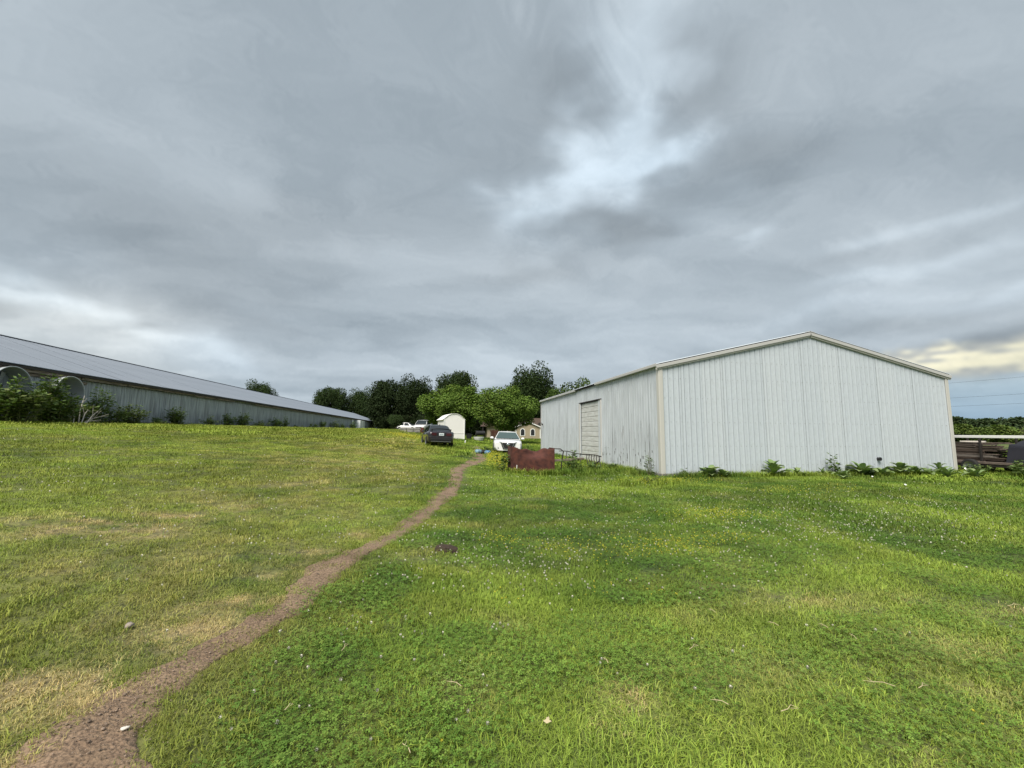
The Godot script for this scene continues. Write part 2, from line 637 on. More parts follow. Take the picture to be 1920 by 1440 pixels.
	M.glass_front.metallic_specular = 0.9
	mat("tyre", lin(0.018, 0.018, 0.018), 0.85)
	mat("rim", lin(0.42, 0.43, 0.44), 0.3, 0.8)
	mat("chrome", lin(0.72, 0.73, 0.74), 0.15, 1.0)
	mat("car_black", lin(0.010, 0.010, 0.011), 0.4)
	mat("lamp_red", lin(0.05, 0.008, 0.010), 0.15)
	mat("lamp_clear", lin(0.35, 0.38, 0.40), 0.12)
	mat("plate", lin(0.68, 0.75, 0.78), 0.5)
	mat("plate_ink", lin(0.06, 0.10, 0.16), 0.6)
	# house and shed
	m = mat("tan_wall", lin(0.46, 0.385, 0.27), 0.85)
	planar(m, noise_tex(0.05, [[0.0, grey(0.75)], [1.0, grey(1)]], 71, 256, 4), Vector3(0.8, 2.0, 0.8))
	m = mat("shingle", lin(0.125, 0.085, 0.065), 0.95)
	planar(m, noise_tex(0.06, [[0.0, grey(0.6)], [1.0, grey(1)]], 72, 256, 4), Vector3(0.6, 0.6, 0.6))
	mat("window_glass", lin(0.02, 0.024, 0.026), 0.08)
	mat("shed_wall", lin(0.80, 0.785, 0.77), 0.6)
	# trailer
	for i in 4:
		m = mat("lumber%d" % i, [lin(0.11, 0.08, 0.062), lin(0.19, 0.15, 0.125), lin(0.07, 0.05, 0.04), lin(0.30, 0.26, 0.23)][i], 0.9)
		planar(m, noise_tex(0.05, [[0.0, grey(0.5)], [0.6, grey(0.9)], [1.0, grey(1)]], 81 + i, 256, 5), Vector3(3.0, 6.0, 0.3))
	mat("tarp", lin(0.010, 0.010, 0.018), 0.7)
	mat("cable", lin(0.03, 0.03, 0.032), 0.7)


func wall_stains() -> Image:
	# runs of grime and rust on the long barn wall, drawn over 19.3 m x 4.1 m
	var w := 2048
	var h := 512
	var img := Image.create(w, h, false, Image.FORMAT_RGB8)
	var r := RandomNumberGenerator.new()
	r.seed = 77
	var f := FastNoiseLite.new()
	f.seed = 9
	f.frequency = 0.012
	f.fractal_octaves = 4
	for j in h:
		for i in w:
			var g := 0.965 + f.get_noise_2d(i, j * 0.35) * 0.06
			img.set_pixel(i, j, Color(g, g, g))
	for s in 900:
		var x := r.randi_range(0, w - 1)
		var u := x / float(w)                 # 0 at the near corner
		var busy := 0.25 + 0.9 * exp(-pow((u - 0.13) / 0.13, 2)) + 0.55 * exp(-pow((u - 0.62) / 0.14, 2))
		if r.randf() > busy:
			continue
		var low_run := r.randf() < 0.65
		var y0 := r.randi_range(250, 470) if low_run else r.randi_range(0, 380)
		var length := r.randi_range(20, 190) if low_run else r.randi_range(40, 330)
		var depth := r.randf_range(0.06, 0.42) * (1.0 if low_run else 0.6)
		var wide := r.randi_range(1, 4)
		var warm := r.randf() < 0.3
		for k in length:
			var y := y0 + k
			if y >= h:
				break
			var t := k / float(length)
			var a := depth * (1.0 - t * t) * minf(1.0, k / 8.0) * (0.6 + 0.8 * absf(f.get_noise_2d(x * 7.0, y * 3.0)))
			for d in wide:
				if x + d >= w:
					continue
				var c := img.get_pixel(x + d, y)
				var e := c.lerp(Color(0.28, 0.22, 0.17) if warm else Color(0.2, 0.2, 0.19), clampf(a, 0, 0.85))
				img.set_pixel(x + d, y, e)
	# dark peeled flakes near the foot
	for s in 46:
		var x := r.randi_range(60, 640)
		var y := r.randi_range(400, 490)
		for k in r.randi_range(4, 22):
			for d in r.randi_range(2, 6):
				if x + d < w and y + k < h:
					img.set_pixel(x + d, y + k, Color(0.16, 0.14, 0.13))
	return img


# ------------------------------------------------------------------ land
func lay_path() -> void:
	# edges of the trodden path, read from the photograph, laid on the land
	for e in [[1500, -70, 285], [1440, 10, 284], [1386, 78, 280], [1353, 118, 282], [1319, 182, 304], [1282, 236, 359], [1234, 331, 425], [1201, 392, 470], [1168, 444, 534], [1137, 518, 586], [1097, 546, 620], [1074, 569, 652], [1058, 605, 674], [1034, 668, 712], [1011, 708, 748], [987, 735, 780], [964, 768, 811], [943, 800, 836], [927, 819, 857], [914, 836, 860], [902, 844, 864], [883, 846, 864], [875, 860, 876], [864, 886, 902], [856, 894, 909], [850, 888, 900], [842, 886, 899], [837, 886, 896]]:
		var a := on_ground(e[1], e[0])
		var b := on_ground(e[2], e[0])
		var c := (a + b) * 0.5
		path_pts.append([Vector2(c.x, c.z), clampf(a.distance_to(b) * 0.5, 0.1, 0.36)])
	# drier, yellower turf, where the photograph shows it
	for s in [[330, 1180, 0.55, 0.30, 1.0], [440, 1130, 0.4, 0.22, 1.0], [250, 1240, 0.35, 0.2, 0.9], [120, 1300, 0.5, 0.3, 0.9], [60, 1340, 0.3, 0.2, 0.7], [40, 1440, 0.3, 0.12, 0.6], [520, 1075, 0.35, 0.25, 0.8], [590, 1045, 0.35, 0.3, 0.6], [670, 1000, 0.3, 0.35, 0.6], [300, 1230, 0.3, 0.25, 0.8],
			[160, 990, 1.0, 0.35, 0.9], [90, 1003, 0.8, 0.3, 0.7], [230, 980, 0.9, 0.3, 0.8], [350, 966, 0.8, 0.3, 0.75], [440, 945, 0.9, 0.35, 0.5], [600, 902, 0.7, 0.8, 0.45], [560, 915, 0.8, 0.6, 0.4],
			[1175, 1320, 0.12, 0.16, 1.0], [1165, 1360, 0.12, 0.08, 0.9], [1200, 1310, 0.12, 0.1, 0.7], [1480, 1120, 0.7, 0.25, 0.45], [1550, 1135, 0.9, 0.25, 0.5], [1800, 1210, 0.6, 0.3, 0.45], [1870, 1320, 0.4, 0.3, 0.4], [1720, 1410, 0.25, 0.1, 0.8], [1880, 1145, 0.5, 0.15, 0.5], [1330, 1105, 0.25, 0.08, 0.6],
			[640, 870, 3.0, 2.4, 0.35], [700, 845, 2.2, 4.0, 0.4], [735, 825, 2.0, 6.0, 0.45], [500, 950, 2.2, 1.0, 0.25], [300, 1060, 1.2, 0.8, 0.3], [1400, 1250, 0.7, 0.4, 0.25], [880, 1290, 0.25, 0.15, 0.3]]:
		var p := on_ground(s[0], s[1])
		dry_spots.append([p.x, p.z, s[2], s[3], s[4]])


func turf_color(x: float, z: float) -> Vector3:
	var a := low.get_noise_2d(x, z)
	var b := mid.get_noise_2d(x, z)
	var lush := Vector3(0.108, 0.190, 0.032)
	var bright := Vector3(0.272, 0.365, 0.062)
	var olive := Vector3(0.325, 0.335, 0.075)
	var dry := Vector3(0.60, 0.47, 0.235)
	var left := clampf(smoothstep(0.3, -1.5, x - 0.03 * -z), 0.0, 1.0)
	var c := lush.lerp(bright, clampf(0.50 + a * 1.7 + b * 0.6, 0.0, 1.0))
	c = c.lerp(olive, clampf(left * 0.45 + b * 0.45 - a * 0.4, 0.0, 0.75))
	var d := dryness(x, z)
	var speck := fine.get_noise_2d(x, z)
	c = c.lerp(dry, clampf(d * clampf(0.72 + speck * 2.0 + b * 0.9, 0.0, 1.6) + maxf(0.0, b - 0.42) * 0.8, 0.0, 0.95))
	return c


func ground() -> void:
	var mb := MB.new()
	var xs := []
	var zs := []
	for i in 231:
		xs.append(2.2 * sinh((i / 230.0 * 2.0 - 1.0) * 6.3))
	for i in 211:
		zs.append(-2.5 - 2.2 * sinh((i / 210.0) * 10.2 - 3.9))
	var nz := zs.size()
	var nx := xs.size()
	var p := []
	var cs := []
	for j in nz:
		var row := PackedVector3Array()
		var crow := []
		for i in nx:
			row.append(on_land(xs[i], zs[j]))
			var k := turf_color(xs[i], zs[j]) * 0.70
			var soil := Vector3(0.085, 0.075, 0.045)
			k = k.lerp(soil, clampf(0.2 + 0.3 * mid.get_noise_2d(xs[i] * 2.0, zs[j] * 2.0), 0.0, 0.5))
			crow.append(Color(k.x, k.y, k.z))
		p.append(row); cs.append(crow)
	for j in nz - 1:
		for i in nx - 1:
			var q := [[j, i], [j, i + 1], [j + 1, i + 1], [j + 1, i]]
			for t in [[0, 2, 1], [0, 3, 2]]:
				for e in t:
					var jj: int = q[e][0]
					var ii: int = q[e][1]
					var du: Vector3 = p[jj][mini(ii + 1, nx - 1)] - p[jj][maxi(ii - 1, 0)]
					var dv: Vector3 = p[mini(jj + 1, nz - 1)][ii] - p[maxi(jj - 1, 0)][ii]
					mb.col = cs[jj][ii]
					mb.vert(p[jj][ii], du.cross(dv).normalized())
	var g := solo("ground", mb, M.turf, "rough green turf of the farmyard", "ground")
	g.set_meta("kind", "structure")
	# the trodden path: bare earth with ragged edges, just above the turf
	mb = MB.new()
	var line := []
	for i in path_pts.size() - 1:
		var a: Vector2 = path_pts[i][0]
		var b: Vector2 = path_pts[i + 1][0]
		var steps := maxi(1, int(a.distance_to(b) / 0.05))
		for s in steps:
			var t := s / float(steps)
			line.append([a.lerp(b, t), lerpf(path_pts[i][1], path_pts[i + 1][1], t)])
	var rows := []
	var cols := []
	for i in line.size():
		var a: Vector2 = line[maxi(0, i - 6)][0]
		var b: Vector2 = line[mini(line.size() - 1, i + 6)][0]
		var side := (b - a).normalized().orthogonal()
		var c: Vector2 = line[i][0]
		var row := []
		var crow := []
		for k in 11:
			var u := k / 5.0 - 1.0
			var edge := 1.0 + 0.42 * mid.get_noise_2d(c.x * 2.5 + signf(u) * 40.0, c.y * 2.5) + 0.32 * fine.get_noise_2d(c.x + signf(u) * 9.0, c.y)
			var q: Vector2 = c + side * u * line[i][1] * (1.1 * edge)
			var up: float = 0.010 + 0.010 * fine.get_noise_2d(q.x * 1.5, q.y * 1.5)
			if k == 0 or k == 10:
				up = -0.05
			row.append(on_land(q.x, q.y, up))
			var w := 0.5 + 0.6 * mid.get_noise_2d(q.x * 2.0, q.y * 2.0)
			var e := Vector3(0.215, 0.150, 0.100).lerp(Vector3(0.385, 0.285, 0.200), clampf(w, 0, 1))
			crow.append(Color(e.x, e.y, e.z))
		rows.append(row); cols.append(crow)
	for i in rows.size() - 1:
		for k in 10:
			var q := [[i, k], [i, k + 1], [i + 1, k + 1], [i + 1, k]]
			var nn := []
			for e in 4:
				var jj: int = q[e][0]
				var ii: int = q[e][1]
				var du: Vector3 = rows[jj][mini(ii + 1, 10)] - rows[jj][maxi(ii - 1, 0)]
				var dv: Vector3 = rows[mini(jj + 1, rows.size() - 1)][ii] - rows[maxi(jj - 1, 0)][ii]
				var v := du.cross(dv).normalized()
				nn.append(v if v.y > 0 else -v)
			mb.col = cols[i][k]
			mb.tri_n(rows[i][k], rows[i][k + 1], rows[i + 1][k + 1], nn[0], nn[1], nn[2])
			mb.tri_n(rows[i][k], rows[i + 1][k + 1], rows[i + 1][k], nn[0], nn[2], nn[3])
	g = solo("path", mb, M.soil, "narrow bare earth path winding through the grass", "path")
	g.set_meta("kind", "structure")


# ------------------------------------------------------------------ grass
func blade_patch(r: RandomNumberGenerator, radius: float, count: int, h0: float, h1: float, width: float, lean: float, dead := 0.1) -> ArrayMesh:
	var mb := MB.new()
	for i in count:
		var an := r.randf() * TAU
		var d := sqrt(r.randf()) * radius
		var p := Vector3(cos(an) * d, -0.012, sin(an) * d)
		var h := lerpf(h0, h1, pow(r.randf(), 1.4))
		var dir := Vector3(cos(an * 7.3 + i), 0, sin(an * 7.3 + i))
		var bend := lean * r.randf_range(0.25, 1.0)
		var m := p + Vector3(0, h * 0.55, 0) + dir * h * bend * 0.3
		var tip := p + Vector3(0, h * (1.0 - bend * 0.35), 0) + dir * h * bend
		var side := Vector3(dir.z, 0, -dir.x).rotated(Vector3.UP, r.randf_range(-0.6, 0.6)) * width * r.randf_range(0.6, 1.2)
		var nn := (Vector3.UP * 1.0 - dir * 0.5 + side.normalized() * r.randf_range(-0.4, 0.4)).normalized()
		var own := r.randf_range(0.72, 1.25)      # each blade has one colour of its own
		if r.randf() < dead:
			mb.col = Color(2.0 * own, 1.4 * own, 1.7 * own)
		else:
			mb.col = Color(own * r.randf_range(0.85, 1.15), own, own * r.randf_range(0.8, 1.2))
		mb.tri_n(p - side, p + side, m + side * 0.8, nn, nn, nn)
		mb.tri_n(p - side, m + side * 0.8, m - side * 0.8, nn, nn, nn)
		mb.tri_n(m - side * 0.8, m + side * 0.8, tip, nn, nn, nn)
	return mb.mesh()


func clover_patch(r: RandomNumberGenerator, radius: float, count: int) -> ArrayMesh:
	var mb := MB.new()
	for i in count:
		var an := r.randf() * TAU
		var d := sqrt(r.randf()) * radius
		var h := r.randf_range(0.02, 0.06)
		var p := Vector3(cos(an) * d, h, sin(an) * d)
		var up := Vector3(r.randf_range(-0.5, 0.5), 1, r.randf_range(-0.5, 0.5)).normalized()
		var x := up.cross(Vector3(cos(i), 0.1, sin(i))).normalized()
		var own := r.randf_range(0.7, 1.25)
		mb.col = Color(own * 0.85, own, own * 0.9)
		var s := r.randf_range(0.006, 0.0115)
		for k in 3:
			var a := x.rotated(up, TAU * k / 3.0)
			var b := up.cross(a)
			mb.tri_n(p, p + a * s + b * s * 0.55, p + a * s * 1.25, up, up, up)
			mb.tri_n(p, p + a * s * 1.25, p + a * s - b * s * 0.55, up, up, up)
	return mb.mesh()


func in_building(x: float, z: float, pad := 0.0) -> bool:
	return (x > 8.05 - pad and x < 21.4 + pad and z < -14.70 + pad and z > -34.1 - pad) or x < -16.3 + pad


func grass() -> void:
	var r := RandomNumberGenerator.new()
	r.seed = 99
	var lawn := []
	for k in 4:
		lawn.append(blade_patch(r, 0.15, 150, 0.016, 0.052, 0.0023, 1.5))
	var shaggy := []
	for k in 3:
		shaggy.append(blade_patch(r, 0.17, 105, 0.025, 0.085, 0.0024, 1.5, 0.16))
	var clover := []
	for k in 3:
		clover.append(clover_patch(r, 0.17, 80))
	var wide := []
	for k in 3:
		wide.append(blade_patch(r, 0.34, 210, 0.025, 0.085, 0.0042, 1.3))
	var broad := []
	for k in 3:
		broad.append(blade_patch(r, 0.7, 230, 0.04, 0.13, 0.010, 1.2, 0.08))
	var kinds := lawn + shaggy + clover + wide + broad
	var xf := []
	var tint := []
	for k in kinds:
		xf.append([]); tint.append([])
	# [nearest, farthest, spacing]
	for zone in [[0.9, 5.0, 0.095], [5.0, 9.5, 0.125], [9.5, 21.0, 0.24], [21.0, 46.0, 0.5], [46.0, 125.0, 1.15]]:
		var step: float = zone[2]
		var reach: float = zone[1]
		var z := 1.0
		while z > -reach:
			var x := -minf(reach, 22.0)
			while x < minf(reach, 60.0):
				x += step
				var qx := x + r.randf_range(-0.5, 0.5) * step
				var qz := z + r.randf_range(-0.5, 0.5) * step
				var d := Vector2(qx, qz).length()
				var dj := d + 1.6 * mid.get_noise_2d(qx * 0.7, qz * 0.7) * clampf(d / 9.5, 0.0, 1.0) + r.randf_range(-0.6, 0.6)
				if dj < zone[0] or dj > reach:
					continue
				var az := atan2(qx, -qz)
				if (az < -0.86 or az > 1.2) and d > 2.5:
					continue
				if in_building(qx, qz) or (qx > 8.0 and qz < -14.7 and qx < 21.0 and qz > -34.0):
					continue
				var gap := path_gap(qx, qz) + 0.05 * fine.get_noise_2d(qx * 1.3, qz * 1.3) + 0.07 * mid.get_noise_2d(qx * 3.0, qz * 3.0)
				if gap < (0.0 if d < 9.5 else (0.13 if d < 21.0 else 0.34)) and r.randf() > (0.28 if gap > -0.07 and d < 9.5 else 0.04):
					continue
				var c := turf_color(qx, qz) * r.randf_range(0.66, 1.32)
				var cl := low.get_noise_2d(qx * 3.4 + 70.0, qz * 3.4 - 30.0) + 0.35 * mid.get_noise_2d(qx + 9.0, qz)
				var is_right := qx > 0.05 * -qz - 1.2
				var dryish := dryness(qx, qz)
				var which := 0
				var sc := r.randf_range(0.8, 1.2)
				if dj < 9.5:
					if dryish < 0.3 and is_right and cl > -0.08 and r.randf() < 0.22 + clampf(cl * 0.6, 0.0, 0.2):
						which = 7 + r.randi() % 3
						c = c.lerp(Vector3(0.105, 0.190, 0.042), 0.55)
					elif dryish < 0.5 and (cl < -0.22 or r.randf() < 0.12) and gap > 0.1:
						which = 4 + r.randi() % 3
					else:
						which = r.randi() % 4
						sc *= clampf(1.15 - dryish * 0.4, 0.7, 1.2)
				elif dj < 21.0:
					if dryish < 0.3 and is_right and cl > -0.08 and r.randf() < 0.4:
						c = c.lerp(Vector3(0.105, 0.190, 0.042), 0.55)
					which = 10 + r.randi() % 3
					sc *= 0.85 + 0.5 * maxf(0.0, mid.get_noise_2d(qx * 0.8, qz * 0.8))
				else:
					which = 13 + r.randi() % 3
					if d > 46.0:
						sc *= 1.6
				if not is_right and d < 30.0:
					sc *= 0.85
				var turn := Basis(Vector3.UP, r.randf() * TAU).scaled(Vector3(sc, sc * r.randf_range(0.75, 1.3), sc))
				xf[which].append(Transform3D(turn, on_land(qx, qz)))
				tint[which].append(Color(c.x, c.y, c.z))
			z -= step
	# longer tufts that hang over the edges of the path
	for i in path_pts.size() - 1:
		var a: Vector2 = path_pts[i][0]
		var b: Vector2 = path_pts[i + 1][0]
		var side := (b - a).normalized().orthogonal()
		if a.y < -11.0:
			break
		for k in int(a.distance_to(b) / 0.016):
			var u := r.randf()
			var sg := -1.0 if r.randf() < 0.5 else 1.0
			var q: Vector2 = a.lerp(b, u) + side * sg * (lerpf(path_pts[i][1], path_pts[i + 1][1], u) * 1.0 + r.randfn() * 0.05)
			if r.randf() > 0.55 + 0.9 * mid.get_noise_2d(q.x * 2.5, q.y * 2.5 + 30.0):
				continue
			var c := turf_color(q.x, q.y) * r.randf_range(0.6, 1.25)
			var s := r.randf_range(0.35, 0.8)
			var which := 4 + r.randi() % 3
			xf[which].append(Transform3D(Basis(Vector3.UP, r.randf() * TAU).scaled(Vector3(s * 0.8, s, s * 0.8)), on_land(q.x, q.y, 0.004)))
			tint[which].append(Color(c.x, c.y, c.z))
	var names := ["grass", "grass", "grass", "grass", "grass", "grass", "grass", "clover", "clover", "clover", "grass", "grass", "grass", "grass", "grass", "grass"]
	var root := Node3D.new()
	root.name = "grass"
	add_child(root)
	tag(root, "short green and straw coloured grass covering the yard", "grass", "", "stuff")
	var root2 := Node3D.new()
	root2.name = "clover"
	add_child(root2)
	tag(root2, "dark green clover leaves mixed into the grass", "clover", "", "stuff")
	for k in kinds.size():
		if xf[k].size():
			many(names[k] + "_leaves", kinds[k], M.blade, xf[k], tint[k], root2 if names[k] == "clover" else root)
	var total := 0
	for k in kinds.size():
		total += xf[k].size()
	print("grass patches ", total)
	# flowers
	var head := MB.new()
	for k in 14:
		var y := 1.0 - 2.0 * (k + 0.5) / 14.0
		var an := k * 2.4
		var o := Vector3(cos(an) * sqrt(1 - y * y), y, sin(an) * sqrt(1 - y * y))
		var s := o.cross(Vector3(0.3, 0.9, 0.2)).normalized() * 0.45
		var u := s.cross(o)
		head.tri_n(o * 0.55 - s, o * 0.55 + s, o * 1.1 + u * 0.5, o, o, o)
		head.tri_n(o * 0.55 + s, o * 0.55 - s - u, o * 1.05 - u * 0.4, o, o, o)
	head.col = Color(0.25, 0.45, 0.12)
	head.tube([Vector3(0, -6, 0.6), Vector3(0, -0.6, 0)], [0.12, 0.12], 3, false)
	var hm := head.mesh()
	var fx := []
	var ft := []
	# white clover heads: [photo x, y, spread x, spread z, how many]
	for s in [[800, 1000, 0.9, 1.6, 150], [930, 1080, 0.8, 0.5, 90], [1020, 1060, 0.9, 0.6, 110], [820, 1110, 0.3, 0.2, 16], [700, 1190, 0.5, 0.3, 14], [930, 1190, 0.12, 0.12, 9], [1480, 985, 1.8, 0.9, 240], [1560, 1010, 1.6, 0.7, 170], [1640, 960, 3.0, 1.6, 260], [1800, 1000, 3.0, 1.2, 170], [1160, 1030, 1.6, 1.0, 120], [1130, 990, 1.4, 0.6, 60], [1400, 1060, 1.5, 0.6, 70], [600, 1020, 1.6, 1.2, 60], [480, 1040, 1.5, 0.8, 40], [560, 1160, 0.5, 0.3, 22], [640, 1280, 0.5, 0.35, 22], [420, 1340, 0.3, 0.2, 8], [300, 940, 3.5, 1.5, 130], [700, 900, 2.0, 3.0, 140], [980, 920, 2.2, 2.0, 150], [1080, 900, 2.4, 1.5, 150], [1300, 940, 3.0, 1.5, 190], [150, 860, 6.0, 4.0, 200], [1750, 930, 4.0, 1.8, 190], [900, 1250, 1.0, 0.5, 22], [1500, 1180, 1.2, 0.6, 20]]:
		var p := on_ground(s[0], s[1])
		for k in int(s[4] * 0.8):
			var q := Vector2(p.x + r.randfn() * s[2] * 0.75, p.z + r.randfn() * s[3] * 0.75)
			if path_gap(q.x, q.y) < 0.1 or in_building(q.x, q.y, 0.3) or q.y > -1.5:
				continue
			var g := r.randf_range(0.006, 0.0105) * (1.0 + clampf(-q.y / 40.0, 0, 0.8))
			var t := r.randf_range(0.72, 1.0)
			fx.append(Transform3D(Basis(Vector3.UP, r.randf() * TAU).rotated(Vector3.RIGHT, r.randf_range(-0.4, 0.4)).scaled(Vector3.ONE * g), on_land(q.x, q.y, r.randf_range(0.04, 0.085))))
			ft.append(Color(0.88 * t, 0.85 * t, 0.72 * t))
	var wf := many("white_clover_flowers", hm, M.petal, fx, ft, self)
	tag(wf, "small round white clover flowers scattered through the grass", "flowers", "", "stuff")
	fx = []
	ft = []
	for s in [[1345, 975, 0.9, 0.5, 260], [1290, 1025, 1.2, 0.45, 260], [1240, 1045, 0.7, 0.3, 90], [950, 1025, 0.35, 0.3, 60], [1100, 1045, 0.6, 0.5, 70], [1250, 905, 1.3, 0.7, 320], [935, 868, 0.6, 2.0, 700], [925, 858, 0.6, 2.5, 700], [945, 880, 0.6, 1.5, 300], [765, 820, 1.6, 3.0, 900], [1100, 880, 1.5, 1.2, 130], [1520, 925, 2.0, 0.7, 120], [925, 1130, 0.3, 0.2, 12], [1180, 1120, 0.8, 0.4, 30], [1850, 1380, 0.06, 0.06, 3], [840, 1425, 0.03, 0.03, 1], [730, 840, 2.0, 3.0, 160]]:
		var p := on_ground(s[0], s[1])
		for k in s[4]:
			var q := Vector2(p.x + r.randfn() * s[2] * 0.6, p.z + r.randfn() * s[3] * 0.6)
			if path_gap(q.x, q.y) < 0.1 or in_building(q.x, q.y, 0.3) or q.y > -1.5:
				continue
			var g := r.randf_range(0.0045, 0.0075) * (1.0 + clampf(-q.y / 12.0, 0, 2.6))
			fx.append(Transform3D(Basis(Vector3.UP, r.randf() * TAU).scaled(Vector3(g, g * 0.7, g)), on_land(q.x, q.y, r.randf_range(0.05, 0.11) * (1.0 + clampf(-q.y / 25.0, 0, 1.0)))))
			ft.append(Color(0.74, r.randf_range(0.64, 0.74), 0.07))
	wf = many("yellow_flowers", hm, M.petal, fx, ft, self)
	tag(wf, "tiny yellow wildflowers growing in loose patches in the grass", "flowers", "", "stuff")


# ------------------------------------------------------------------ white metal barn
const BX := 8.086          # near corner: x, z; foot; eave height; size
const BZ := -14.757
const BY := 0.06
const BH := 4.12
const BW := 13.253
const BL := 19.27
const BR := 1.5365


# one ribbed sheet seen from outside: o = lower left corner, u = to the right, out = outwards; foot and head give heights along u
func sheet(o: Vector3, u: Vector3, out: Vector3, width: float, ribs: int, foot: Callable, head: Callable, depth := 0.028, uvw := Vector2.ZERO, uv0 := Vector2.ZERO, rib_w := 0.06) -> MB:
	var mb := MB.new()
	var pitch := width / ribs
	var prof := []
	prof.append([0.003, 0.0])
	for k in ribs:
		var c := (k + 0.5) * pitch
		prof.append([c - rib_w * 0.5, 0.0]); prof.append([c - rib_w * 0.25, depth]); prof.append([c + rib_w * 0.25, depth]); prof.append([c + rib_w * 0.5, 0.0])
		if depth < 0.0:
			prof.resize(prof.size() - 4)
			prof.append([c - rib_w, 0.0]); prof.append([c - rib_w * 0.45, -depth * 0.2]); prof.append([c, -depth * 0.2]); prof.append([c + rib_w * 0.1, depth]); prof.append([c + rib_w * 0.4, depth]); prof.append([c + rib_w * 0.5, 0.0])
	prof.append([width - 0.003, 0.0])
	for k in prof.size() - 1:
		var a: Vector3 = o + u * prof[k][0] + out * prof[k][1]
		var b: Vector3 = o + u * prof[k + 1][0] + out * prof[k + 1][1]
		var ya0: float = foot.call(prof[k][0])
		var yb0: float = foot.call(prof[k + 1][0])
		var ya1: float = head.call(prof[k][0])
		var yb1: float = head.call(prof[k + 1][0])
		var up := Vector3.UP
		if uvw != Vector2.ZERO:
			var t := func(s: float, y: float) -> Vector2: return Vector2((uv0.x + s) / uvw.x, 1.0 - (uv0.y + y) / uvw.y)
			mb.quad_uv(a + up * ya0, b + up * yb0, b + up * yb1, a + up * ya1, t.call(prof[k][0], ya0), t.call(prof[k + 1][0], yb0), t.call(prof[k + 1][0], yb1), t.call(prof[k][0], ya1))
		else:
			mb.quad(a + up * ya0, b + up * yb0, b + up * yb1, a + up * ya1)
	return mb


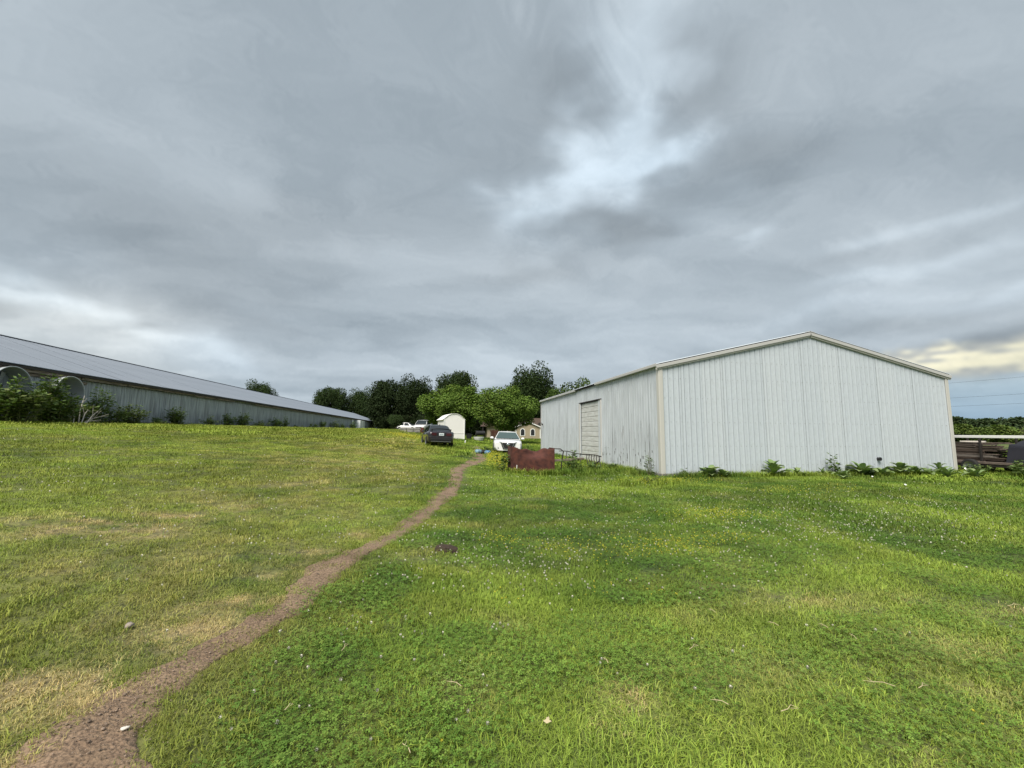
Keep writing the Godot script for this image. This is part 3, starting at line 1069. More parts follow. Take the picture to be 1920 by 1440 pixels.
func barn() -> void:
	var t := thing("metal_barn", "large white ribbed metal barn with beige corner trim and roll-up door", "barn", Vector3(BX, BY, BZ))
	# local axes: x to the right along the gable, -z along the long wall, y up from the foot
	var slope := BR / (BW * 0.5)
	var roof_y := func(x: float) -> float: return BH + BR - absf(x - BW * 0.5) * slope
	var mb := MB.new()
	mb.box(Transform3D(Basis(), Vector3(BW * 0.5, -0.17, -BL * 0.5)), Vector3(BW + 0.10, 0.42, BL + 0.10), 0.015)
	part("foundation", mb, M.concrete, t)
	# gable wall sheets, each with its own slight set
	var n := 15
	var w := BW / n
	for i in n:
		var x0 := i * w
		var off := 0.004 * (i % 2)
		var bow := 0.0
		mb = sheet(Vector3(x0, 0, off), Vector3.RIGHT, Vector3.BACK, w, 4, func(_s): return 0.045, func(s): return roof_y.call(x0 + s) - 0.10, -0.034, Vector2.ZERO, Vector2.ZERO, 0.062)
		part("wall_sheet", mb, M["white_sheet%d" % ((i * 7) % 3)], t)
	# long wall sheets; the door stands between d0 and d1 along the wall
	var d0 := 5.98
	var d1 := 9.40
	var door_h := 3.24
	n = 21
	w = BL / n
	for i in n:
		var s0 := BL - (i + 1) * w            # seen from outside the wall runs right to left along -z, so u = +z
		var o := Vector3(-0.004 * (i % 2), 0, -BL + i * w)
		var from_corner := BL - i * w - w
		var mid_s := from_corner + w * 0.5
		var uv0 := Vector2(from_corner, 0.0)
		var foot := func(_s): return 0.045
		if mid_s > d0 and mid_s < d1:
			foot = func(_s): return door_h + 0.02
		# texture runs from the near corner; mirror so that u grows away from it
		mb = sheet(o, Vector3.BACK, Vector3.LEFT, w, 4, foot, func(_s): return BH - 0.03, -0.034, Vector2(-BL, BH), Vector2(-(BL - i * w), 0.0), 0.055)
		part("wall_sheet", mb, M.stained_sheet, t)
	# far and right walls, unseen from the yard
	mb = MB.new()
	mb.quad(Vector3(BW, 0, 0), Vector3(BW, 0, -BL), Vector3(BW, BH, -BL), Vector3(BW, BH, 0))
	part("side_wall", mb, M.white_sheet, t)
	mb = MB.new()
	mb.quad(Vector3(BW, 0, -BL), Vector3(0, 0, -BL), Vector3(0, BH, -BL), Vector3(BW, BH, -BL))
	mb.tri(Vector3(BW, BH, -BL), Vector3(0, BH, -BL), Vector3(BW * 0.5, BH + BR, -BL))
	part("end_wall", mb, M.white_sheet, t)
	# screw heads along the girts
	mb = MB.new()
	for row in [0.35, 1.05, 1.95, 2.85, 3.6, 4.3, 5.0]:
		for i in 60:
			var x := (i + 0.5) * BW / 60.0
			if row < roof_y.call(x) - 0.25:
				mb.box(Transform3D(Basis(), Vector3(x + 0.085, row, 0.006)), Vector3(0.02, 0.02, 0.01))
	var sc := part("screws", mb, M.screw, t)
	sc.set_meta("kind", "stuff")
	# roof
	for side in 2:
		mb = MB.new()
		var xa := -0.16 if side == 0 else BW + 0.16
		var xb := BW * 0.5
		var ya: float = roof_y.call(xa) + 0.03
		var yb: float = roof_y.call(xb) + 0.03
		var k := 0
		var z := 0.10
		while z > -BL - 0.1:
			var z2 := maxf(z - 0.305, -BL - 0.12)
			for q in [[z, z - 0.03, 0.0, 0.028], [z - 0.03, z - 0.06, 0.028, 0.028], [z - 0.06, z - 0.09, 0.028, 0.0], [z - 0.09, z2, 0.0, 0.0]]:
				var a := Vector3(xa, ya + q[2], q[0])
				var b := Vector3(xb, yb + q[2], q[0])
				var c := Vector3(xb, yb + q[3], q[1])
				var d := Vector3(xa, ya + q[3], q[1])
				if side == 0: mb.quad(a, b, c, d)
				else: mb.quad(b, a, d, c)
			z = z2 - 0.0001
		part("roof", mb, M.white_sheet, t)
		# rake trim along the gable: a wide face and a folded lip under it
		var p0 := Vector3(xa, ya - 0.10, 0.075)
		var p1 := Vector3(xb + (0.02 if side == 0 else -0.02), yb - 0.10, 0.075)
		mb = MB.new()
		var joint := p0.lerp(p1, 0.48)
		var dir := (p1 - p0).normalized()
		mb.bar(p0, joint - dir * 0.003, 0.09, 0.125, 0.01)
		mb.bar(joint + dir * 0.003, p1, 0.09, 0.125, 0.01)
		part("rake_trim", mb, M.rake_trim, t)
		mb = MB.new()
		var up := Vector3(0, -0.09, -0.022)
		mb.bar(p0 + up, p1 + up, 0.05, 0.06, 0.006)
		part("rake_lip", mb, M.beige_trim, t)
	# ridge cap
	mb = MB.new()
	for s in [-1, 1]:
		mb.bar(Vector3(BW * 0.5 + s * 0.11, BH + BR + 0.045 - 0.11 * slope, 0.09), Vector3(BW * 0.5 + s * 0.11, BH + BR + 0.045 - 0.11 * slope, -BL - 0.1), 0.24, 0.02, 0.0, Vector3(s * slope, 1, 0).normalized())
	part("ridge_cap", mb, M.rake_trim, t)
	# eave trim on the long wall: a stretch near the corner, none over the door, a lower stretch beyond
	mb = MB.new()
	mb.box(Transform3D(Basis(), Vector3(-0.09, BH - 0.03, -6.55 * 0.5 + 0.04)), Vector3(0.14, 0.12, 6.60), 0.012)
	part("gutter", mb, M.rake_trim, t)
	mb = MB.new()
	mb.box(Transform3D(Basis(), Vector3(-0.09, BH - 0.045, -(9.95 + BL) * 0.5)), Vector3(0.13, 0.12, BL - 9.95), 0.012)
	part("gutter", mb, M.rake_trim, t)
	mb = MB.new()
	mb.box(Transform3D(Basis(), Vector3(-0.045, BH - 0.06, -8.28)), Vector3(0.06, 0.05, 3.2), 0.006)
	part("eave_strip", mb, M.iron, t)
	# corner trims
	for c in [[0.04, 0.03, 0.155, 0.035, 0.0], [BW - 0.04, 0.03, 0.14, 0.035, 0.0]]:
		mb = MB.new()
		mb.box(Transform3D(Basis(), Vector3(c[0], BH * 0.5 - 0.08, c[1])), Vector3(c[2], BH - 0.22, c[3]), 0.008)
		mb.box(Transform3D(Basis(), Vector3(-0.045 if c[0] < 1 else BW + 0.045, BH * 0.5 - 0.08, -0.05)), Vector3(0.03, BH - 0.22, 0.18), 0.008)
		part("corner_trim", mb, M.beige_trim, t)
	mb = MB.new()
	mb.box(Transform3D(Basis(), Vector3(-0.03, BH * 0.5, -BL + 0.05)), Vector3(0.03, BH - 0.1, 0.14), 0.006)
	part("corner_trim", mb, M.rake_trim, t)
	# roll-up door: slats, jambs, head, track
	var door := Node3D.new()
	door.name = "door"
	t.add_child(door)
	door.position = Vector3(0.07, 0, -(d0 + d1) * 0.5)
	var r := RandomNumberGenerator.new()
	r.seed = 5
	var slat := MB.new()
	slat.box(Transform3D(), Vector3(0.05, 0.262, d1 - d0 - 0.12), 0.02)
	var slat_mesh := slat.mesh()
	for k in 12:
		part("slat", slat_mesh, M.door_slat, door, Transform3D(Basis(Vector3.FORWARD, r.randf_range(-0.02, 0.02)), Vector3(r.randf_range(-0.006, 0.006), -0.03 + 0.14 + k * 0.2705, 0)))
	mb = MB.new()
	mb.box(Transform3D(Basis(), Vector3(0.06, door_h * 0.5, 0)), Vector3(0.02, door_h + 0.1, d1 - d0))
	part("backing", mb, M.iron, door)
	for s in [-1, 1]:
		mb = MB.new()
		mb.box(Transform3D(Basis(), Vector3(-0.085, door_h * 0.5 - 0.02, s * (d1 - d0) * 0.5)), Vector3(0.09, door_h + 0.02, 0.14 if s < 0 else 0.08), 0.008)
		part("jamb", mb, M.rake_trim, door)
	mb = MB.new()
	mb.box(Transform3D(Basis(), Vector3(-0.085, door_h + 0.025, 0)), Vector3(0.06, 0.05, d1 - d0 + 0.12), 0.008)
	part("head", mb, M.iron, door)
	# lamp on the far end of the long wall, with its conduit
	var lamp := Node3D.new()
	lamp.name = "wall_lamp"
	t.add_child(lamp)
	lamp.position = Vector3(-0.05, 2.12, -18.52)
	mb = MB.new()
	mb.box(Transform3D(Basis(), Vector3(-0.05, 0.06, 0)), Vector3(0.10, 0.14, 0.12), 0.02)
	mb.tube([Vector3(-0.05, 0.1, 0), Vector3(-0.16, 0.2, 0), Vector3(-0.26, 0.16, 0)], [0.02, 0.02, 0.02], 6)
	part("bracket", mb, M.iron, lamp)
	mb = MB.new()
	mb.tube([Vector3(-0.26, 0.2, 0), Vector3(-0.28, 0.14, 0), Vector3(-0.30, -0.02, 0)], [0.03, 0.10, 0.11], 10)
	part("shade", mb, M.iron, lamp)
	mb = MB.new()
	mb.tube([Vector3(-0.02, 0.0, 0.0), Vector3(-0.02, -2.0, 0.0)], [0.016, 0.016], 6)
	part("conduit", mb, M.galvanised, lamp)
	# capped pipe through the gable
	mb = MB.new()
	mb.tube([Vector3(9.42, 0.56, -0.02), Vector3(9.42, 0.56, 0.10)], [0.06, 0.06], 12)
	mb.tube([Vector3(9.42, 0.56, 0.09), Vector3(9.42, 0.56, 0.13)], [0.075, 0.07], 12)
	part("pipe_cap", mb, M.plastic_black, t)


# ------------------------------------------------------------------ long poultry house on the left
func poultry_house() -> void:
	var hx := -16.43
	var hy := 1.80
	var z0 := -6.0
	var z1 := -148.0
	var wh := 2.32
	var rise := 2.19
	var half := 6.1
	var t := thing("poultry_house", "very long grey metal poultry house with low bluish roof", "poultry house", Vector3(hx, hy, 0))
	var r := RandomNumberGenerator.new()
	r.seed = 12
	# footing
	var mb := MB.new()
	mb.box(Transform3D(Basis(), Vector3(-half, -0.35, (z0 + z1) * 0.5)), Vector3(half * 2.0 + 0.06, 0.8, z0 - z1), 0.01)
	part("footing", mb, M.concrete, t)
	# near wall sheets one by one, the far ones joined
	var w := 0.90
	var z := z0
	var far := MB.new()
	var count := 0
	var top := func(_s): return wh - 0.34
	while z > z1 + 0.5:
		var zz := z - w
		var hung: float = r.randf_range(-0.02, 0.02)
		var o := Vector3(0.004 * (count % 2) + r.randf_range(0, 0.006), 0, zz)
		var s := sheet(Vector3(o.x, 0, z), Vector3.FORWARD, Vector3.RIGHT, w, 5, func(_s): return 0.03 + hung, top, 0.02, Vector2.ZERO, Vector2.ZERO, 0.10)
		if z > -52.0:
			if z < -14.0:
				part("wall_sheet", s, M.old_sheet, t)
			else:
				far.v.append_array(s.v); far.n.append_array(s.n); far.c.append_array(s.c); far.uv.append_array(s.uv)
		else:
			far.v.append_array(s.v); far.n.append_array(s.n); far.c.append_array(s.c); far.uv.append_array(s.uv)
		z = zz
		count += 1
	var fp := part("far_wall_sheets", far, M.old_sheet, t)
	fp.set_meta("kind", "stuff")
	# dark inside behind the slot under the eave
	mb = MB.new()
	mb.box(Transform3D(Basis(), Vector3(-0.12, wh - 0.35, (z0 + z1) * 0.5)), Vector3(0.05, 0.66, z0 - z1))
	part("inner_curtain", mb, M.old_sheet, t)
	# ends and back
	for e in [z0, z1]:
		mb = MB.new()
		var a := Vector3(0, 0, e)
		var b := Vector3(-half * 2.0, 0, e)
		var k := [a, b, b + Vector3(0, wh, 0), Vector3(-half, wh + rise, e), a + Vector3(0, wh, 0)]
		mb.quad(k[1], k[0], k[4], k[2])
		mb.tri(k[2], k[4], k[3])
		part("end_wall", mb, M.old_sheet, t)
	mb = MB.new()
	mb.quad(Vector3(-half * 2.0, 0, z1), Vector3(-half * 2.0, 0, z0), Vector3(-half * 2.0, wh, z0), Vector3(-half * 2.0, wh, z1))
	part("back_wall", mb, M.old_sheet, t)
	# roof: ribbed sheets, near ones separate
	var slope := rise / half
	var over := 0.32
	var roof_far := MB.new()
	z = z0 + 0.3
	count = 0
	while z > z1 - 0.3:
		var zz := maxf(z - w, z1 - 0.4)
		var s := MB.new()
		var lift := 0.003 * (count % 2) + r.randf_range(0.0, 0.004)
		var drop := r.randf_range(-0.02, 0.02)
		var ya := wh - over * slope + 0.02 + lift
		var yb := wh + rise + 0.02 + lift
		for k in 4:
			var q0 := z - (z - zz) * k / 4.0
			var q1 := z - (z - zz) * (k + 1) / 4.0
			var ridge := q0 - 0.05
			for q in [[q0, q0 - 0.025, 0.0, 0.022], [q0 - 0.025, ridge, 0.022, 0.0], [ridge, q1, 0.0, 0.0]]:
				s.quad(Vector3(over + drop, ya + q[2], q[0]), Vector3(over + drop, ya + q[3], q[1]), Vector3(-half, yb + q[3], q[1]), Vector3(-half, yb + q[2], q[0]))
			# the cut end of the sheet
			s.quad(Vector3(over + drop, ya - 0.012, q0), Vector3(over + drop, ya - 0.012, q1), Vector3(over + drop, ya + 0.012, q1), Vector3(over + drop, ya + 0.012, q0))
		if z > -48.0 and z < -13.0:
			part("roof_sheet", s, M.roof_sheet, t)
		else:
			roof_far.v.append_array(s.v); roof_far.n.append_array(s.n); roof_far.c.append_array(s.c); roof_far.uv.append_array(s.uv)
		z = zz - 0.0005
		count += 1
	fp = part("far_roof_sheets", roof_far, M.roof_sheet, t)
	fp.set_meta("kind", "stuff")
	mb = MB.new()
	mb.quad(Vector3(-half, wh + rise + 0.02, z0 + 0.3), Vector3(-half, wh + rise + 0.02, z1 - 0.4), Vector3(-half * 2.0 - over, wh - over * slope, z1 - 0.4), Vector3(-half * 2.0 - over, wh - over * slope, z0 + 0.3))
	part("back_roof", mb, M.roof_sheet, t)
	mb = MB.new()
	mb.bar(Vector3(-half, wh + rise + 0.035, z0 + 0.3), Vector3(-half, wh + rise + 0.035, z1 - 0.4), 0.3, 0.012, 0.0)
	part("ridge_cap", mb, M.roof_sheet, t)
	# dark purlin under the roof edge and the weathered boards below it, some loose or gone
	mb = MB.new()
	mb.bar(Vector3(over - 0.07, wh - over * slope - 0.05, z0), Vector3(over - 0.07, wh - over * slope - 0.05, z1), 0.08, 0.09)
	part("purlin", mb, M.iron, t)
	z = -13.0
	while z > -110.0:
		var len := r.randf_range(2.4, 4.2)
		if r.randf() < 0.86 or z > -36.0:
			var ya := wh - over * slope - 0.155 + r.randf_range(-0.02, 0.012)
			var tilt := r.randf_range(-0.035, 0.035)
			mb = MB.new()
			mb.bar(Vector3(over - 0.12, ya, z - 0.02), Vector3(over - 0.12 + r.randf_range(-0.03, 0.02), ya + tilt, z - len + 0.05), 0.03, r.randf_range(0.09, 0.125), 0.004)
			part("eave_board", mb, M.old_board, t)
		z -= len
	# base boards
	z = -22.0
	while z > -60.0:
		var len := r.randf_range(2.8, 4.5)
		mb = MB.new()
		mb.bar(Vector3(0.045, 0.08, z - 0.02), Vector3(0.045, 0.08, z - len), 0.03, 0.16, 0.004)
		part("base_board", mb, M.old_board, t)
		z -= len
	# fan housings: galvanised ribbed cones with rings inside, standing out from the wall
	for f in [[-18.45, 1.30, 0.76], [-20.95, 1.27, 0.74]]:
		var fan := Node3D.new()
		fan.name = "fan_housing"
		t.add_child(fan, true)
		var face := Basis(Vector3.UP, PI / 2)      # axis z of the lathe points along +x
		fan.transform = Transform3D(face, Vector3(0.0, f[1], f[0]))
		var rr: float = f[2]
		mb = MB.new()
		mb.lathe(Transform3D(), [Vector2(rr * 0.86, 0.0), Vector2(rr * 0.92, 0.30), Vector2(rr, 0.66), Vector2(rr + 0.012, 0.68), Vector2(rr + 0.012, 0.70), Vector2(rr - 0.01, 0.70)], 40)
		part("shell", mb, M.galvanised, fan)
		mb = MB.new()
		var prof := []
		for k in 25:
			var u := k / 24.0
			prof.append(Vector2(lerpf(rr - 0.015, rr * 0.84, u) + (0.022 if k % 2 == 0 else -0.018), 0.698 - u * 0.58))
		mb.lathe(Transform3D(), prof, 40)
		part("ringed_liner", mb, M.galvanised, fan)
		mb = MB.new()
		mb.lathe(Transform3D(), [Vector2(rr * 0.86, 0.10), Vector2(0.01, 0.10)], 32)
		part("back_plate", mb, M.old_sheet, fan)
		for k in 5:
			mb = MB.new()
			var d := Vector3(cos(TAU * k / 5.0), sin(TAU * k / 5.0), 0)
			var s := Vector3(-d.y, d.x, 0)
			mb.quad(d * 0.1 - s * 0.05 + Vector3(0, 0, 0.16), d * 0.1 + s * 0.05 + Vector3(0, 0, 0.2), d * rr * 0.78 + s * 0.13 + Vector3(0, 0, 0.24), d * rr * 0.78 - s * 0.13 + Vector3(0, 0, 0.16))
			part("blade", mb, M.galvanised, fan)
		mb = MB.new()
		mb.tube([Vector3(0, 0, 0.1), Vector3(0, 0, 0.3)], [0.11, 0.10], 12)
		part("hub", mb, M.iron, fan)
	# posts and a beam between the fans
	mb = MB.new()
	mb.bar(Vector3(0.06, 2.02, -16.5), Vector3(0.06, 1.86, -22.6), 0.06, 0.12, 0.006)
	part("beam", mb, M.old_board, t)
	# entry bay near the far end: white door leaves standing open
	for q in [[-82.5, 0.12, 1.1], [-86.5, 0.95, 2.2], [-90.5, 0.7, 2.6]]:
		mb = MB.new()
		mb.box(Transform3D(Basis(), Vector3(q[1] * 0.5 + 0.1, 0.95, q[0])), Vector3(q[1], 1.95, q[2]), 0.02)
		part("door_leaf", mb, M.white_panel, t)


# ------------------------------------------------------------------ trailer loaded with lumber, right of the barn
func trailer() -> void:
	var x0 := 22.55
	var y := land(23.0, -15.0)
	var t := thing("lumber_trailer", "flat trailer with white top rail beside the barn's far corner", "trailer", Vector3(x0, y, -15.5))
	var mb := MB.new()
	mb.box(Transform3D(Basis(), Vector3(1.0, 0.47, 0)), Vector3(2.1, 0.10, 9.0), 0.01)
	part("deck", mb, M.lumber1, t)
	for s in [0.02, 1.98]:
		mb = MB.new()
		mb.bar(Vector3(s, 0.37, -4.5), Vector3(s, 0.37, 4.5), 0.08, 0.12, 0.008)
		part("frame_rail", mb, M.iron, t)
		mb = MB.new()
		mb.bar(Vector3(s, 1.56, -4.5), Vector3(s, 1.56, 4.5), 0.07, 0.115, 0.012)
		part("top_rail", mb, M.white_paint, t)
		for k in 6:
			mb = MB.new()
			mb.bar(Vector3(s, 0.42, -4.3 + k * 1.72), Vector3(s, 1.5, -4.3 + k * 1.72), 0.07, 0.07, 0.006)
			part("post", mb, M.iron, t)
	for zz in [0.55, -0.35]:
		for s in [-0.14, 2.14]:
			var wheel := Node3D.new()
			wheel.name = "wheel"
			t.add_child(wheel, true)
			wheel.transform = Transform3D(Basis(Vector3.UP, -PI / 2 if s < 0 else PI / 2), Vector3(s, 0.30, zz))
			make_wheel(wheel, 0.31, 0.2)
	# loose planks, one thing each
	var r := RandomNumberGenerator.new()
	r.seed = 31
	var group := "planks piled on the trailer"
	for layer in 14:
		var yy := y + 0.545 + layer * 0.056
		var xx := x0 + 0.1
		while xx < x0 + 1.75:
			var wd := r.randf_range(0.14, 0.26)
			var len := r.randf_range(2.6, 4.6)
			var front := 1.35 + r.randf_range(-0.55, 0.4) - maxf(0.0, layer - 9.0) * 0.16
			mb = MB.new()
			mb.box(Transform3D(), Vector3(wd - 0.01, r.randf_range(0.042, 0.054), len), 0.003)
			if xx < x0 + 0.62 or layer == 13:
				solo("plank", mb, M["lumber%d" % (r.randi() % 4)], "weathered brown plank in the lumber pile on the trailer", "plank", Transform3D(Basis(Vector3.UP, r.randf_range(-0.025, 0.025)).rotated(Vector3.RIGHT, r.randf_range(-0.012, 0.012)), Vector3(xx + wd * 0.5, yy, -15.5 + front - len * 0.5)), group)
			xx += wd
	mb = MB.new()
	mb.box(Transform3D(), Vector3(0.30, 0.06, 0.75), 0.006)
	solo("board_offcut", mb, M.pale_stone, "pale board offcut lying on top of the lumber pile", "board", Transform3D(Basis(Vector3.UP, 0.4), Vector3(x0 + 0.5, y + 1.345, -15.2)))
	# dark tarp bundle at the trailer's front
	var rows := []
	for j in 9:
		var row := []
		for i in 15:
			var a := i / 14.0
			var px := lerpf(0.0, 1.9, a)
			var hgt: float = 0.52 + 0.92 * pow(sin(PI * clampf(a, 0.0, 1.0)), 0.28) * (0.93 + 0.07 * sin(j * 1.7 + i))
			row.append(Vector3(x0 + px + 0.02 * sin(j * 2.1 + i), y + hgt, -13.85 + j * 0.42 + 0.03 * sin(i * 1.9)))
		rows.append(row)
	mb = MB.new()
	mb.grid(rows)
	for i in 14:
		mb.quad(rows[0][i], rows[0][i + 1], Vector3(rows[0][i + 1].x, y + 0.52, rows[0][i + 1].z), Vector3(rows[0][i].x, y + 0.52, rows[0][i].z))
		mb.quad(rows[8][i + 1], rows[8][i], Vector3(rows[8][i].x, y + 0.52, rows[8][i].z), Vector3(rows[8][i + 1].x, y + 0.52, rows[8][i + 1].z))
	solo("tarp", mb, M.tarp, "dark navy tarp heaped over the trailer's front end", "tarp")


func make_wheel(parent: Node3D, radius: float, width: float) -> void:
	# axis along local z, outer face at +z
	var mb := MB.new()
	var h := width * 0.5
	mb.lathe(Transform3D(), [Vector2(radius * 0.66, -h), Vector2(radius * 0.93, -h), Vector2(radius, -h * 0.7), Vector2(radius, h * 0.7), Vector2(radius * 0.93, h), Vector2(radius * 0.66, h * 0.95)], 24)
	part("tyre", mb, M.tyre, parent)
	mb = MB.new()
	mb.lathe(Transform3D(), [Vector2(radius * 0.68, h * 0.92), Vector2(radius * 0.60, h * 0.85), Vector2(radius * 0.52, h * 0.35), Vector2(radius * 0.2, h * 0.5), Vector2(0.001, h * 0.55)], 20)
	part("rim", mb, M.rim, parent)


# ------------------------------------------------------------------ trees
func crown_mesh(seed_: int, leaves: int, lobes: int, leaf: float, droop: float, flat := 1.0, puff := 1.0) -> ArrayMesh:
	# crown of unit radius about its middle: leaves on and inside many uneven lobes
	var r := RandomNumberGenerator.new()
	r.seed = seed_
	var mb := MB.new()
	var c := []
	for k in lobes:
		var y := 1.0 - 2.0 * (k + 0.5) / lobes
		var an := k * 2.399 + r.randf_range(-0.5, 0.5)
		var rad := sqrt(maxf(0.0, 1.0 - y * y))
		var d := Vector3(cos(an) * rad, y * flat, sin(an) * rad) * r.randf_range(0.45, 0.82)
		c.append([d, r.randf_range(0.24, 0.40) * puff, r.randf_range(0.7, 1.3)])
	c.append([Vector3.ZERO, 0.6, 0.8])
	for i in leaves:
		var l: Array = c[r.randi() % c.size()]
		var o := Vector3(r.randfn(), r.randfn(), r.randfn()).normalized()
		var p: Vector3 = l[0] + o * l[1] * pow(r.randf(), 0.28)
		p += Vector3(r.randfn(), r.randfn(), r.randfn()) * 0.018
		var along := (o + Vector3(r.randfn(), r.randfn() - droop, r.randfn()) * 0.7).normalized()
		var up := (o + Vector3.UP * 0.7 + Vector3(r.randfn(), r.randfn(), r.randfn()) * 0.45)
		up = (up - along * up.dot(along)).normalized()
		var own: float = l[2] * r.randf_range(0.7, 1.3)
		mb.col = Color(own * r.randf_range(0.85, 1.2), own, own * r.randf_range(0.8, 1.1))
		var s := leaf * r.randf_range(0.6, 1.3)
		var side := along.cross(up) * s * 0.36
		var m := p + along * s * 0.5
		mb.tri_n(p, m + side, p + along * s, up, up, up)
		mb.tri_n(p, p + along * s, m - side, up, up, up)
	return mb.mesh()


func tree(called: String, label: String, base: Vector3, top: float, crown_low: float, radius: float, mesh: ArrayMesh, tint: Color, seed_: int, group := "", trunk_r := 0.25, lean := 0.0) -> Node3D:
	var r := RandomNumberGenerator.new()
	r.seed = seed_
	var t := thing(called, label, "tree", base, 0.0, group)
	var h := top - base.y
	var cl := crown_low - base.y
	var mb := MB.new()
	var bend := Vector3(r.randf_range(-0.3, 0.3) + lean, 0, r.randf_range(-0.3, 0.3))
	mb.tube([Vector3(0, -0.2, 0), Vector3(0, 0.3, 0), bend * 0.4 + Vector3(0, cl * 0.6 + 0.4, 0), bend + Vector3(0, cl + (h - cl) * 0.35, 0), bend * 1.4 + Vector3(0, cl + (h - cl) * 0.75, 0)], [trunk_r * 1.5, trunk_r, trunk_r * 0.8, trunk_r * 0.55, trunk_r * 0.15], 9)
	for k in 7:
		var an := k * 2.4 + r.randf()
		var y0 := cl * 0.75 + (h - cl) * 0.09 * k
		var p0 := bend * clampf(y0 / h, 0, 1) + Vector3(0, y0, 0)
		var d := Vector3(cos(an), 0.55, sin(an))
		mb.tube([p0, p0 + d * radius * 0.35, p0 + d * radius * 0.7 + Vector3(0, radius * 0.1, 0)], [trunk_r * 0.4, trunk_r * 0.25, trunk_r * 0.08], 6, false)
	part("trunk", mb, M.bark, t)
	var cm: StandardMaterial3D = M.foliage.duplicate()
	cm.albedo_color = tint
	var crown := part("crown", mesh, cm, t, Transform3D(Basis(Vector3.UP, seed_ * 1.3).scaled(Vector3(radius, (h - cl) * 0.5, radius)), Vector3(0, (h + cl) * 0.5, 0) + bend * 0.6))
	return t


